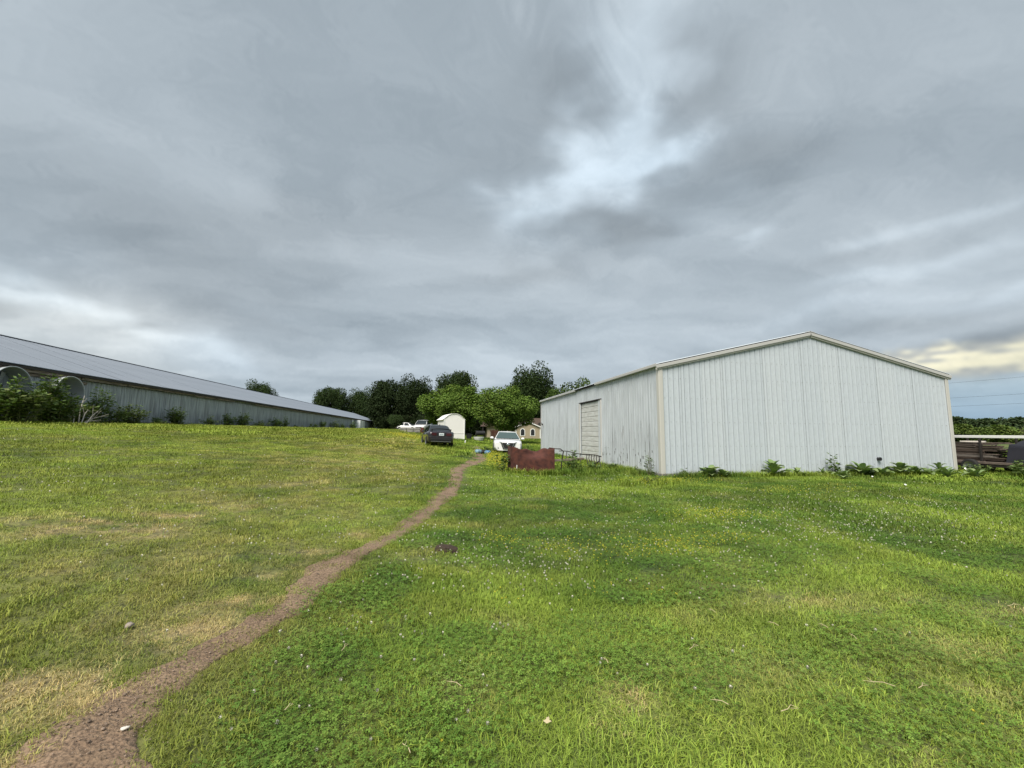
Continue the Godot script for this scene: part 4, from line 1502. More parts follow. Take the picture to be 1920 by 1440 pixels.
func trees() -> void:
	var a := crown_mesh(1, 26000, 44, 0.058, 0.3)
	var b := crown_mesh(2, 26000, 36, 0.060, 0.3)
	var c := crown_mesh(3, 30000, 34, 0.055, 0.9, 1.0, 0.8)
	var d := crown_mesh(4, 12000, 22, 0.085, 0.2)
	var e := crown_mesh(6, 4200, 16, 0.11, 0.2)
	var dark := lin(0.036, 0.060, 0.020)
	var dark2 := lin(0.046, 0.074, 0.026)
	var dark3 := lin(0.028, 0.044, 0.017)
	var fresh := lin(0.145, 0.225, 0.046)
	var g := "big dark trees beyond the yard"
	tree("broadleaf_tree", "round dark tree rising behind the poultry house roof", Vector3(-40.6, 1.7, -102.5), 12.8, 4.0, 3.7, a, dark2, 11, g)
	tree("broadleaf_tree", "broad dark tree past the poultry house's far end", Vector3(-28.6, 1.7, -115.5), 13.6, 3.2, 5.0, b, dark2, 12, g)
	tree("broadleaf_tree", "smaller dark tree between the two tallest near the poultry house", Vector3(-21.3, 1.7, -119.0), 13.4, 2.4, 4.7, a, dark2, 13, g)
	tree("broadleaf_tree", "widest darkest tree with several peaks beside the poultry house end", Vector3(-12.6, 1.7, -102.5), 14.4, 1.5, 5.6, b, dark3, 14, g, 0.4)
	tree("broadleaf_tree", "very dark tree grown together with the widest dark tree", Vector3(-6.2, 1.6, -101.0), 14.9, 1.4, 5.4, a, dark3, 15, g, 0.4)
	tree("broadleaf_tree", "dark tree peeking over the light green trees", Vector3(4.0, 1.4, -119.0), 19.6, 3.5, 6.9, b, dark2, 16, g, 0.4)
	tree("broadleaf_tree", "tall dark rounded tree behind the tan house", Vector3(22.2, 0.8, -102.0), 18.6, 1.5, 7.0, a, dark, 17, g, 0.45)
	tree("shade_tree", "light green spreading tree behind the white shed", Vector3(1.6, 1.2, -58.0), 8.2, 1.7, 4.9, c, fresh, 18, "light green trees by the shed", 0.24)
	tree("shade_tree", "light green tree with low branches over the white car", Vector3(7.6, 0.7, -51.5), 7.6, 1.3, 4.2, c, fresh, 19, "light green trees by the shed", 0.22)
	tree("thin_tree", "sparse green tree showing over the barn's eave", Vector3(28.6, 0.5, -86.0), 12.9, 4.0, 4.6, e, lin(0.07, 0.105, 0.035), 20)
	tree("broadleaf_tree", "green bushy tree low behind the barn's far corner", Vector3(23.0, 0.7, -83.0), 11.0, 1.2, 3.6, d, lin(0.075, 0.12, 0.03), 23)
	tree("broadleaf_tree", "dark tree in the gap behind the white car", Vector3(11.5, 1.0, -97.0), 9.8, 0.8, 5.5, b, dark3, 24, g)
	tree("broadleaf_tree", "dark tree low behind the white shed", Vector3(2.0, 1.4, -92.0), 9.0, 1.4, 5.0, a, dark3, 25, g)
	tree("undergrowth", "dark undergrowth beneath the widest dark tree", Vector3(-9.5, 1.7, -96.0), 5.5, 1.2, 4.6, b, dark3, 26, g)
	tree("undergrowth", "dark undergrowth behind the white van", Vector3(-2.0, 1.6, -90.0), 5.2, 1.1, 4.2, a, dark3, 27, g)
	tree("undergrowth", "dark undergrowth between the white shed and the tan house", Vector3(6.5, 1.2, -84.0), 6.2, 0.6, 4.6, b, dark3, 28, g)
	tree("undergrowth", "dark undergrowth beside the tan house", Vector3(12.0, 0.9, -92.0), 6.5, 0.3, 5.0, a, dark3, 29, g)
	tree("undergrowth", "dark undergrowth past the poultry house's end wall", Vector3(-17.0, 1.7, -131.0), 6.5, 1.0, 6.0, b, dark3, 30, g)
	# small ornamental with a forked trunk
	var t := tree("small_tree", "small rounded ornamental tree with twisted trunk near the poultry house end", Vector3(-6.95, 1.72, -66.0), 4.2, 2.35, 1.35, d, lin(0.06, 0.095, 0.035), 21, "", 0.1, 0.1)
	var mb := MB.new()
	mb.tube([Vector3(0.1, -0.1, 0), Vector3(0.35, 0.35, 0), Vector3(0.15, 0.75, 0.1), Vector3(0.7, 1.1, 0)], [0.12, 0.10, 0.08, 0.05], 7)
	part("fork", mb, M.bark, t)
	# bare twiggy tree at the right-hand edge
	var q := on_depth(1925, 815, 46.0)
	t = thing("bare_tree", "bare reddish twiggy tree beyond the lumber trailer", "tree", Vector3(q.x, land(q.x, q.z), q.z))
	var r := RandomNumberGenerator.new()
	r.seed = 8
	mb = MB.new()
	mb.tube([Vector3(0, -0.1, 0), Vector3(0.05, 1.5, 0), Vector3(-0.05, 3.4, 0)], [0.10, 0.07, 0.02], 6)
	part("trunk", mb, M.bark, t)
	mb = MB.new()
	for k in 90:
		var y := r.randf_range(0.5, 3.2)
		var an := r.randf() * TAU
		var l := (3.5 - y) * r.randf_range(0.25, 0.5)
		var dd := Vector3(cos(an), r.randf_range(0.1, 0.5), sin(an))
		mb.tube([Vector3(0, y, 0), Vector3(0, y, 0) + dd * l * 0.5, Vector3(0, y, 0) + dd * l + Vector3(0, 0.1, 0)], [0.018, 0.012, 0.005], 4, false)
	part("crown", mb, M.bark, t)


func far_country() -> void:
	# low wooded rise far off on the right
	var r := RandomNumberGenerator.new()
	r.seed = 55
	var mb := MB.new()
	var rows := []
	for j in 9:
		var row := []
		for i in 41:
			var an := lerpf(0.72, 1.45, i / 40.0)
			var d := 150.0 + j * 16.0
			row.append(Vector3(sin(an) * d, -1.0 + 3.6 * sin(PI * clampf(j / 8.0, 0.0, 1.0)) * (0.8 + 0.25 * sin(i * 0.9)), -cos(an) * d))
		rows.append(row)
	mb.col = Color(0.07, 0.11, 0.03)
	mb.grid(rows)
	var hill := solo("hill", mb, M.turf, "low wooded rise on the horizon", "hill")
	hill.set_meta("kind", "structure")
	var m := crown_mesh(5, 2400, 10, 0.2, 0.3)
	var xf := []
	var tint := []
	for k in 210:
		var an := r.randf_range(0.76, 1.42)
		var near := k % 3 == 0
		var d := r.randf_range(118.0, 140.0) if near else r.randf_range(165.0, 215.0)
		var s := r.randf_range(1.3, 2.1) if near else r.randf_range(2.2, 3.6)
		xf.append(Transform3D(Basis(Vector3.UP, r.randf() * TAU).scaled(Vector3(s * 1.2, s, s * 1.2)), Vector3(sin(an) * d, (0.9 if near else 2.6) + s * 0.35 + 0.5 * sin(an * 40.0), -cos(an) * d)))
		var c := Vector3(0.14, 0.20, 0.05) if near else Vector3(0.065, 0.10, 0.045)
		c *= r.randf_range(0.8, 1.2)
		tint.append(Color(c.x, c.y, c.z))
	var woods := many("distant_woods", m, M.foliage, xf, tint, self)
	tag(woods, "far-off belt of green trees along the horizon", "woods", "", "stuff")
	# overhead wires and the poles that carry them
	var pole := MB.new()
	pole.tube([Vector3(0, -0.5, 0), Vector3(0, 10.9, 0)], [0.16, 0.11], 10)
	var pm := pole.mesh()
	var ends := [Vector3(81.0, 0.0, -82.0), Vector3(88.0, 0.0, -22.0)]
	for k in 2:
		var q: Vector3 = ends[k]
		var t := thing("utility_pole", ["wooden utility pole hidden behind the barn", "wooden utility pole beyond the lumber trailer"][k], "utility pole", Vector3(q.x, land(q.x, q.z), q.z), 0.0, "utility poles")
		part("pole", pm, M.bark, t)
		var mb2 := MB.new()
		mb2.box(Transform3D(Basis(), Vector3(0, 10.4, 0)), Vector3(1.8, 0.1, 0.1), 0.01)
		part("crossarm", mb2, M.bark, t)
	var names := ["highest overhead wire crossing the sky beside the barn", "middle overhead wire crossing the sky beside the barn", "lowest overhead wire crossing the sky beside the barn"]
	for k in 3:
		var h: float = [10.45, 7.95, 6.55][k]
		var pts := []
		var rad := []
		for i in 17:
			var u := i / 16.0
			pts.append(ends[0].lerp(ends[1], u) + Vector3(0, h - 0.35 * 4.0 * u * (1.0 - u) + 0.3, 0))
			rad.append(0.013)
		mb = MB.new()
		mb.tube(pts, rad, 5)
		solo("overhead_wire", mb, M.cable, names[k], "wire", Transform3D(), "overhead wires")


# ------------------------------------------------------------------ shed, house and things in the back yard
func backyard() -> void:
	# white shed with a barrel-like roof line
	var s := thing("garden_shed", "small white shed with barn-style roof and grey siding", "shed", Vector3(1.25, land(1.2, -42.0) + 0.02, -42.0), 0.2)
	var w := 1.04
	var outline := PackedVector2Array([Vector2(-w, 0), Vector2(w, 0), Vector2(w, 1.96), Vector2(0.55, 2.34), Vector2(0.22, 2.46), Vector2(-0.22, 2.46), Vector2(-0.55, 2.34), Vector2(-w, 1.96)])
	var mb := MB.new()
	mb.prism(Transform3D(), outline, 0.05)
	part("end_wall", mb, M.shed_wall, s)
	mb = MB.new()
	mb.prism(Transform3D(Basis(), Vector3(0, 0, -3.0)), outline, 0.05)
	part("end_wall", mb, M.shed_wall, s)
	mb = MB.new()
	mb.box(Transform3D(Basis(), Vector3(0, 0.60, 0.012)), Vector3(w * 2.0 - 0.1, 0.03, 0.024), 0.004)
	part("batten", mb, M.shed_wall, s)
	for q in [-1, 1]:
		for k in 10:
			mb = MB.new()
			mb.box(Transform3D(Basis(Vector3.FORWARD, 0.06 * q), Vector3(q * (w - 0.02), 0.10 + k * 0.19, -1.5)), Vector3(0.02, 0.19, 2.9), 0.003)
			part("siding_board", mb, M.shed_wall, s)
	# roof as one folded sheet with an overhang
	var over := PackedVector2Array([Vector2(w + 0.04, 1.93), Vector2(0.58, 2.37), Vector2(0.23, 2.50), Vector2(-0.23, 2.50), Vector2(-0.58, 2.37), Vector2(-w - 0.14, 1.90)])
	mb = MB.new()
	for k in over.size() - 1:
		var p0 := Vector3(over[k].x, over[k].y, 0.06)
		var p1 := Vector3(over[k + 1].x, over[k + 1].y, 0.06)
		var bk := Vector3(0, 0, -3.2)
		var dn := Vector3(0, -0.035, 0)
		mb.quad(p0, p0 + bk, p1 + bk, p1)
		mb.quad(p1 + dn, p1 + bk + dn, p0 + bk + dn, p0 + dn)
		mb.quad(p0 + dn, p0, p1, p1 + dn)
	part("roof", mb, M.shed_wall, s)
	for q in [-1, 1]:
		mb = MB.new()
		mb.box(Transform3D(Basis(), Vector3(q * (w - 0.03), 0.97, 0.02)), Vector3(0.09, 1.94, 0.03), 0.004)
		part("corner_board", mb, M.white_paint, s)
	# tan house with arched windows
	var hy := land(15.4, -75.0)
	var h := thing("tan_house", "tan one-storey house with brown roof and two arched windows", "house", Vector3(15.4, hy, -75.0))
	var hw := 2.28
	mb = MB.new()
	mb.prism(Transform3D(), PackedVector2Array([Vector2(-hw, -0.2), Vector2(hw, -0.2), Vector2(hw, 2.05), Vector2(0, 3.02), Vector2(-hw, 2.05)]), 4.0)
	part("gable_wall", mb, M.tan_wall, h)
	mb = MB.new()
	mb.box(Transform3D(Basis(), Vector3(0.5, 1.1, -6.0)), Vector3(15.0, 2.4, 5.0))
	part("wall", mb, M.tan_wall, h)
	mb = MB.new()
	var rf := [Vector3(-8.2, 2.2, -2.9), Vector3(9.2, 2.2, -2.9), Vector3(8.2, 3.95, -6.0), Vector3(-7.2, 3.95, -6.0)]
	mb.quad(rf[0], rf[1], rf[2], rf[3])
	mb.quad(Vector3(9.2, 2.2, -9.1), Vector3(-8.2, 2.2, -9.1), rf[3], rf[2])
	mb.tri(rf[1], Vector3(9.2, 2.2, -9.1), rf[2])
	mb.tri(Vector3(-8.2, 2.2, -9.1), rf[0], rf[3])
	var roof := part("roof", mb, M.shingle, h)
	mb = MB.new()
	for q in [-1, 1]:
		var a := Vector3(0, 3.16, 0.25)
		var b := Vector3(q * 2.75, 2.0, 0.25)
		var back := Vector3(0, 0, -4.4)
		if q > 0: mb.quad(b, b + back, a + back, a)
		else: mb.quad(a, a + back, b + back, b)
	part("gable_roof", mb, M.shingle, roof)
	for q in [-1, 1]:
		mb = MB.new()
		mb.bar(Vector3(0, 3.08, 0.27), Vector3(q * 2.75, 1.92, 0.27), 0.05, 0.17, 0.01)
		part("bargeboard", mb, M.white_paint, h)
		mb = MB.new()
		mb.box(Transform3D(Basis(), Vector3(q * (hw - 0.06), 0.95, 0.02)), Vector3(0.16, 2.2, 0.05), 0.006)
		part("corner_board", mb, M.white_paint, h)
		var win := Node3D.new()
		win.name = "window"
		h.add_child(win, true)
		win.position = Vector3(q * 0.92 - 0.1, 0.62, 0.0)
		var arch := func(rw: float, bottom: float, hh: float) -> PackedVector2Array:
			var p := PackedVector2Array([Vector2(-rw, bottom), Vector2(rw, bottom)])
			for k in 13:
				var an := PI * k / 12.0
				p.append(Vector2(cos(an) * rw, hh + sin(an) * rw))
			return p
		mb = MB.new()
		mb.prism(Transform3D(Basis(), Vector3(0, 0, 0.035)), arch.call(0.46, -0.08, 0.80), 0.05)
		part("frame", mb, M.white_paint, win)
		mb = MB.new()
		mb.prism(Transform3D(Basis(), Vector3(0, 0, 0.05)), arch.call(0.34, 0.02, 0.80), 0.03)
		part("pane", mb, M.window_glass, win)
		mb = MB.new()
		mb.box(Transform3D(Basis(), Vector3(0, 0.58, 0.06)), Vector3(0.66, 0.03, 0.02))
		mb.box(Transform3D(Basis(), Vector3(0, 0.56, 0.06)), Vector3(0.025, 1.1, 0.02))
		part("muntin", mb, M.iron, win)
	mb = MB.new()
	mb.box(Transform3D(Basis(), Vector3(2.95, 1.0, -3.42)), Vector3(0.95, 2.0, 0.06), 0.01)
	part("door", mb, M.red_wood, h)
	# dark red board fence piece under the tree
	var f := thing("board_fence", "short dark red board fence under the light green tree", "fence", Vector3(7.9, land(7.9, -62.0), -62.0))
	for k in 8:
		mb = MB.new()
		mb.box(Transform3D(Basis(), Vector3(-0.75 + k * 0.2, 0.62, 0)), Vector3(0.18, 1.5 + 0.04 * (k % 3), 0.025), 0.003)
		part("board", mb, M.red_wood, f)
	for y in [0.3, 1.05]:
		mb = MB.new()
		mb.bar(Vector3(-0.85, y, -0.04), Vector3(0.8, y, -0.04), 0.04, 0.08)
		part("rail", mb, M.red_wood, f)
	# white tub with dark clutter behind it
	var tub_at := on_land(4.0, -46.0)
	var tub := thing("white_tub", "white plastic tub lying under the light green trees", "tub", tub_at, 0.2)
	mb = MB.new()
	mb.lathe(Transform3D(Basis(Vector3.RIGHT, -PI / 2), Vector3.ZERO), [Vector2(0.01, 0.02), Vector2(0.36, 0.0), Vector2(0.47, 0.10), Vector2(0.55, 0.40), Vector2(0.58, 0.42), Vector2(0.55, 0.44), Vector2(0.50, 0.36), Vector2(0.40, 0.1), Vector2(0.01, 0.08)], 24)
	part("basin", mb, M.white_paint, tub)
	var bin := thing("black_bin", "black lidded bin beside the white tub", "bin", on_land(3.0, -46.6), 0.3)
	mb = MB.new()
	mb.tube([Vector3(0, 0, 0), Vector3(0, 0.55, 0)], [0.26, 0.32], 14)
	part("body", mb, M.plastic_black, bin)
	mb = MB.new()
	mb.tube([Vector3(0, 0.55, 0), Vector3(0, 0.6, 0), Vector3(0, 0.64, 0)], [0.34, 0.33, 0.2], 14)
	part("lid", mb, M.plastic_black, bin)
	var gr := thing("barbecue", "dark barbecue grill standing behind the white tub", "grill", on_land(4.3, -47.5), 0.1)
	mb = MB.new()
	mb.tube([Vector3(-0.5, 0.85, 0), Vector3(0.5, 0.85, 0)], [0.28, 0.28], 14)
	part("drum", mb, M.plastic_black, gr)
	for q in [Vector3(-0.4, 0, 0.2), Vector3(0.4, 0, 0.2), Vector3(-0.4, 0, -0.2), Vector3(0.4, 0, -0.2)]:
		mb = MB.new()
		mb.tube([q, q + Vector3(0, 0.7, 0)], [0.025, 0.025], 6)
		part("leg", mb, M.iron, gr)
	mb = MB.new()
	mb.tube([Vector3(0.3, 1.1, 0), Vector3(0.3, 1.5, 0)], [0.05, 0.05], 8)
	part("chimney", mb, M.iron, gr)
	var post := MB.new()
	post.box(Transform3D(Basis(), Vector3(0, 0.55, 0)), Vector3(0.09, 1.2, 0.09), 0.01)
	solo("wooden_post", post, M.old_board, "weathered grey post beside the dark red fence", "post", Transform3D(Basis(), on_land(5.5, -48.0)))
	# stone planter and a red post left of the dark car
	var pl := thing("stone_planter", "low grey stone planter in front of the small rounded tree", "planter", on_land(-3.3, -47.5))
	for k in 6:
		mb = MB.new()
		mb.box(Transform3D(Basis(Vector3.UP, 0.05 * (k % 3 - 1)), Vector3(-0.72 + (k % 3) * 0.70, 0.16 + (k / 3) * 0.27, 0)), Vector3(0.69, 0.26, 0.5), 0.04)
		part("block", mb, M.concrete, pl)
	post = MB.new()
	post.box(Transform3D(Basis(), Vector3(0, 0.3, 0)), Vector3(0.35, 0.75, 0.35), 0.02)
	solo("red_barrel", post, M.red_wood, "small reddish box by the stone planter", "box", Transform3D(Basis(), on_land(-2.1, -48.5)))
	# small white marker in the grass by the shed
	mb = MB.new()
	mb.tube([Vector3(0, 0, 0), Vector3(0.01, 0.28, 0), Vector3(0.06, 0.34, 0)], [0.05, 0.05, 0.02], 7)
	solo("white_stake", mb, M.white_paint, "short white stake in the grass in front of the shed", "stake", Transform3D(Basis(), on_land(2.0, -36.0)))


# ------------------------------------------------------------------ cars
# stations: [z, half width, bottom, shoulder, crown]
func car_body(st: Array) -> MB:
	var rows := []
	for s in st:
		var w: float = s[1]
		var b: float = s[2]
		var h: float = s[3]
		var k: float = s[4]
		var half := [Vector2(0, b), Vector2(w * 0.80, b), Vector2(w * 0.94, b + 0.06), Vector2(w * 0.985, b + (h - b) * 0.3), Vector2(w, b + (h - b) * 0.62), Vector2(w * 0.985, h - 0.07), Vector2(w * 0.94, h - 0.015), Vector2(w * 0.84, h + k * 0.35), Vector2(w * 0.45, h + k * 0.85), Vector2(0, h + k)]
		var row := []
		for p in half:
			row.append(Vector3(p.x, p.y, s[0]))
		for i in range(half.size() - 2, -1, -1):
			row.append(Vector3(-half[i].x, half[i].y, s[0]))
		rows.append(row)
	var mb := MB.new()
	mb.grid(rows, true)
	for e in [0, rows.size() - 1]:
		var c := Vector3.ZERO
		for p in rows[e]:
			c += p / rows[e].size()
		for i in rows[e].size() - 1:
			var nn := Vector3(0, 0, 1 if rows[e][0].z > 0 else -1)
			mb.tri_n(c, rows[e][i], rows[e][i + 1], nn, nn, nn)
	return mb


func pane(a: Vector3, b: Vector3, c: Vector3, d: Vector3, out: Vector3, inset := 0.06) -> MB:
	# a pane between four corners, pulled in from them and set proud along out
	var m := (a + b + c + d) * 0.25
	var q := []
	for p in [a, b, c, d]:
		q.append(p.lerp(m, inset) + out * 0.04)
	var mb := MB.new()
	mb.tri_n(q[0], q[1], q[2], out, out, out)
	mb.tri_n(q[0], q[2], q[3], out, out, out)
	return mb


func sedan(called: String, label: String, at: Vector3, turn: float, paint: Material, front_glass: Material, body_st: Array, cabin: Dictionary, wheel_z: Array, tilt := 0.0) -> Node3D:
	# +z is the car's nose
	var t := thing(called, label, "car", at, turn)
	t.rotation.z = tilt
	part("body", car_body(body_st), paint, t)
	# cabin: base z front/back, roof z front/back, base y, roof y, base half width, roof half width
	var g := cabin
	var bw: float = g.bw
	var rw: float = g.rw
	var rows := []
	for s in [[g.bz0, g.by, bw, 0.0], [g.rz0, g.ry - 0.03, rw, 0.02], [lerpf(g.rz0, g.rz1, 0.5), g.ry + 0.01, rw * 1.01, 0.035], [g.rz1, g.ry - 0.03, rw, 0.02], [g.bz1, g.by2, bw * 0.96, 0.0]]:
		rows.append([Vector3(s[2], s[1], s[0]), Vector3(s[2] * 0.85, s[1] + s[3] * 0.7, s[0]), Vector3(0, s[1] + s[3] + 0.012, s[0]), Vector3(-s[2] * 0.85, s[1] + s[3] * 0.7, s[0]), Vector3(-s[2], s[1], s[0])])
	var mb := MB.new()
	mb.grid(rows)
	var lo0 := Vector3(bw, g.by, g.bz0)
	for q in [-1, 1]:
		var m := Vector3(q, 1, 1)
		var a := Vector3(bw, g.by, g.bz0) * m
		var b := Vector3(rw, g.ry - 0.03, g.rz0) * m
		var bm := Vector3(rw * 1.01, g.ry + 0.01, lerpf(g.rz0, g.rz1, 0.5)) * m
		var c := Vector3(rw, g.ry - 0.03, g.rz1) * m
		var d := Vector3(bw * 0.96, g.by2, g.bz1) * m
		var am := Vector3(bw, (g.by + g.by2) * 0.5, (g.bz0 + g.bz1) * 0.5) * m
		var out := Vector3(q, 0.35, 0).normalized()
		for tr in [[a, b, am], [b, bm, am], [bm, c, am], [c, d, am]]:
			mb.tri_n(tr[0], tr[1], tr[2], out, out, out)
	part("cabin", mb, paint, t)
	var f0 := Vector3(bw * 0.97, g.by + 0.02, g.bz0)
	var f1 := Vector3(rw * 0.98, g.ry - 0.045, g.rz0)
	var fx := Vector3(-1, 1, 1)
	var fo := Vector3(0, absf(g.bz0 - g.rz0), g.ry - g.by).normalized()
	part("windscreen", pane(f0, f1, f1 * fx, f0 * fx, fo, 0.05), front_glass, t)
	var r0 := Vector3(bw * 0.93, g.by2 + 0.02, g.bz1)
	var r1 := Vector3(rw * 0.98, g.ry - 0.045, g.rz1)
	var ro := Vector3(0, absf(g.bz1 - g.rz1), -(g.ry - g.by2)).normalized()
	part("rear_window", pane(r0, r1, r1 * fx, r0 * fx, ro, 0.05), M.glass_dark, t)
	for q in [-1, 1]:
		var m := Vector3(q, 1, 1)
		var mz := lerpf(g.rz0, g.rz1, 0.5)
		var out := Vector3(q, 0.3, 0).normalized()
		part("side_window", pane(Vector3(bw, g.by + 0.03, g.bz0 - 0.35) * m, Vector3(rw, g.ry - 0.06, g.rz0) * m, Vector3(rw, g.ry - 0.05, mz + 0.03) * m, Vector3(bw, g.by + 0.03, mz + 0.03) * m, out, 0.08), M.glass_dark, t)
		part("side_window", pane(Vector3(bw, g.by2 + 0.03, mz - 0.04) * m, Vector3(rw, g.ry - 0.05, mz - 0.04) * m, Vector3(rw, g.ry - 0.06, g.rz1) * m, Vector3(bw, g.by2 + 0.03, g.bz1 + 0.45) * m, out, 0.08), M.glass_dark, t)
		for z in wheel_z:
			var wheel := Node3D.new()
			wheel.name = "wheel"
			t.add_child(wheel, true)
			wheel.transform = Transform3D(Basis(Vector3.UP, q * PI / 2), Vector3(q * (body_st[3][1] - 0.085), 0.32, z))
			make_wheel(wheel, 0.325, 0.21)
			mb = MB.new()
			mb.lathe(Transform3D(Basis(Vector3.UP, q * PI / 2), Vector3(q * (body_st[3][1] - 0.012), 0.34, z)), [Vector2(0.385, 0.006), Vector2(0.30, 0.008)], 24)
			part("wheel_arch", mb, M.car_black, t)
	return t


func vehicles() -> void:
	var mb: MB
	# dark sedan, seen from behind
	var at := on_land(-0.30, -28.4)
	var st := [[-2.22, 0.70, 0.42, 0.88, 0.02], [-2.14, 0.80, 0.30, 0.955, 0.02], [-1.95, 0.855, 0.24, 0.985, 0.02], [-1.3, 0.875, 0.22, 0.985, 0.02], [-0.2, 0.88, 0.21, 0.93, 0.02], [0.9, 0.875, 0.21, 0.90, 0.03], [1.7, 0.85, 0.23, 0.82, 0.05], [2.05, 0.78, 0.27, 0.74, 0.04], [2.2, 0.62, 0.34, 0.62, 0.02]]
	var t := sedan("dark_sedan", "dark grey sedan with rear spoiler parked facing the trees", at, PI + 0.14, M.car_dark, M.glass_dark, st, {"bz0": 1.0, "bz1": -1.55, "rz0": 0.28, "rz1": -0.78, "by": 0.905, "by2": 0.965, "ry": 1.40, "bw": 0.80, "rw": 0.585}, [1.28, -1.32], 0.04)
	t.scale = Vector3.ONE * 0.94
	mb = MB.new()
	var sp := []
	for k in 9:
		var u := k / 4.0 - 1.0
		sp.append(Vector3(u * 0.66, 1.155 - 0.05 * u * u, -2.05 + 0.05 * u * u))
	for k in 8:
		mb.bar(sp[k], sp[k + 1], 0.035, 0.13, 0.0, Vector3(0, 0.25, -1).normalized())
	for q in [-0.6, 0.6]:
		mb.box(Transform3D(Basis(), Vector3(q, 1.05, -2.0)), Vector3(0.05, 0.16, 0.12), 0.01)
	part("spoiler", mb, M.car_black, t)
	for q in [-1, 1]:
		mb = MB.new()
		mb.prism(Transform3D(Basis(Vector3.UP, PI + q * 0.12), Vector3(q * 0.02, 0, -2.205)), PackedVector2Array([Vector2(-q * 0.30, 0.71), Vector2(-q * 0.60, 0.73), Vector2(-q * 0.64, 0.86), Vector2(-q * 0.54, 0.90), Vector2(-q * 0.30, 0.88)]), 0.05)
		part("tail_light", mb, M.lamp_red, t)
	mb = MB.new()
	mb.box(Transform3D(Basis(), Vector3(0, 0.80, -2.225)), Vector3(0.58, 0.21, 0.02), 0.008)
	part("trunk_panel", mb, M.car_black, t)
	var lp := Node3D.new()
	lp.name = "number_plate"
	t.add_child(lp)
	lp.position = Vector3(0, 0.80, -2.24)
	mb = MB.new()
	mb.box(Transform3D(), Vector3(0.32, 0.165, 0.012), 0.004)
	part("plate_sheet", mb, M.plate, lp)
	mb = MB.new()
	for k in 6:
		mb.box(Transform3D(Basis(), Vector3(-0.105 + k * 0.042, -0.005, -0.007)), Vector3(0.022, 0.07, 0.004))
	part("plate_print", mb, M.plate_ink, lp)
	mb = MB.new()
	mb.box(Transform3D(Basis(), Vector3(0, 0.60, -2.16)), Vector3(1.60, 0.055, 0.16), 0.02)
	part("bumper_strip", mb, M.car_dark, t)
	mb = MB.new()
	mb.box(Transform3D(Basis(), Vector3(0, 0.44, -2.16)), Vector3(1.35, 0.16, 0.14), 0.03)
	part("bumper_insert", mb, M.car_black, t)
	mb = MB.new()
	mb.box(Transform3D(Basis(), Vector3(0, 0.34, -2.17)), Vector3(1.30, 0.028, 0.12), 0.008)
	part("lower_trim", mb, M.rim, t)
	mb = MB.new()
	mb.tube([Vector3(-0.05, 1.40, -0.62), Vector3(-0.05, 1.52, -0.78)], [0.025, 0.008], 6)
	part("antenna", mb, M.car_black, t)
	for q in [-1, 1]:
		mb = MB.new()
		mb.box(Transform3D(Basis(), Vector3(q * 0.93, 0.98, 0.62)), Vector3(0.17, 0.12, 0.09), 0.03)
		part("mirror", mb, M.car_dark, t)
	# white sedan, nose towards the camera
	at = on_land(4.38, -28.6)
	st = [[-2.30, 0.70, 0.40, 0.90, 0.02], [-2.1, 0.84, 0.28, 1.00, 0.03], [-1.3, 0.91, 0.22, 1.00, 0.02], [-0.2, 0.925, 0.20, 0.95, 0.02], [0.9, 0.92, 0.20, 0.93, 0.04], [1.6, 0.905, 0.20, 0.885, 0.07], [2.0, 0.88, 0.21, 0.85, 0.06], [2.25, 0.84, 0.23, 0.81, 0.04], [2.36, 0.76, 0.27, 0.76, 0.02]]
	t = sedan("white_sedan", "white sedan facing the yard with dark V-shaped grille", at, -0.12, M.car_white, M.glass_front, st, {"bz0": 1.12, "bz1": -1.75, "rz0": 0.15, "rz1": -1.0, "by": 0.945, "by2": 0.99, "ry": 1.43, "bw": 0.845, "rw": 0.60}, [1.40, -1.40], -0.03)
	mb = MB.new()
	var nose := Transform3D(Basis(Vector3.RIGHT, -0.05), Vector3(0, 0.13, 2.43))
	mb.prism(nose, PackedVector2Array([Vector2(-0.22, 0.27), Vector2(0.22, 0.27), Vector2(0.36, 0.62), Vector2(-0.36, 0.62)]), 0.06)
	var grille := part("grille", mb, M.car_black, t)
	mb = MB.new()
	for q in [-1, 1]:
		mb.bar(nose * Vector3(q * 0.40, 0.66, 0.005), nose * Vector3(q * 0.235, 0.25, 0.005), 0.035, 0.03, 0.008)
	mb.bar(nose * Vector3(-0.235, 0.25, 0.005), nose * Vector3(0.235, 0.25, 0.005), 0.03, 0.03, 0.008)
	part("chrome_frame", mb, M.chrome, grille)
	mb = MB.new()
	mb.lathe(nose * Transform3D(Basis(), Vector3(0, 0.53, 0.0)), [Vector2(0.001, 0.02), Vector2(0.055, 0.018), Vector2(0.085, 0.016), Vector2(0.09, 0.0)], 20)
	mb.box(nose * Transform3D(Basis(), Vector3(0, 0.53, 0.012)), Vector3(0.23, 0.032, 0.02), 0.004)
	part("badge", mb, M.chrome, grille)
	for q in [-1, 1]:
		mb = MB.new()
		mb.bar(nose * Vector3(q * 0.44, 0.63, 0.0), nose * Vector3(q * 0.27, 0.22, 0.0), 0.05, 0.05, 0.01)
		part("grille_edge", mb, M.car_black, grille)
		mb = MB.new()
		mb.prism(Transform3D(Basis(Vector3.UP, q * 0.62).rotated(Vector3.RIGHT, -0.35), Vector3(q * 0.62, 0.755, 2.30)), PackedVector2Array([Vector2(-0.22 * q - 0.0, -0.03), Vector2(0.20 * q, 0.03), Vector2(0.24 * q, 0.11), Vector2(-0.18 * q, 0.035)]) if q > 0 else PackedVector2Array([Vector2(0.22, -0.03), Vector2(0.18, 0.035), Vector2(-0.24, 0.11), Vector2(-0.20, 0.03)]), 0.05)
		part("headlight", mb, M.lamp_clear, t)
		mb = MB.new()
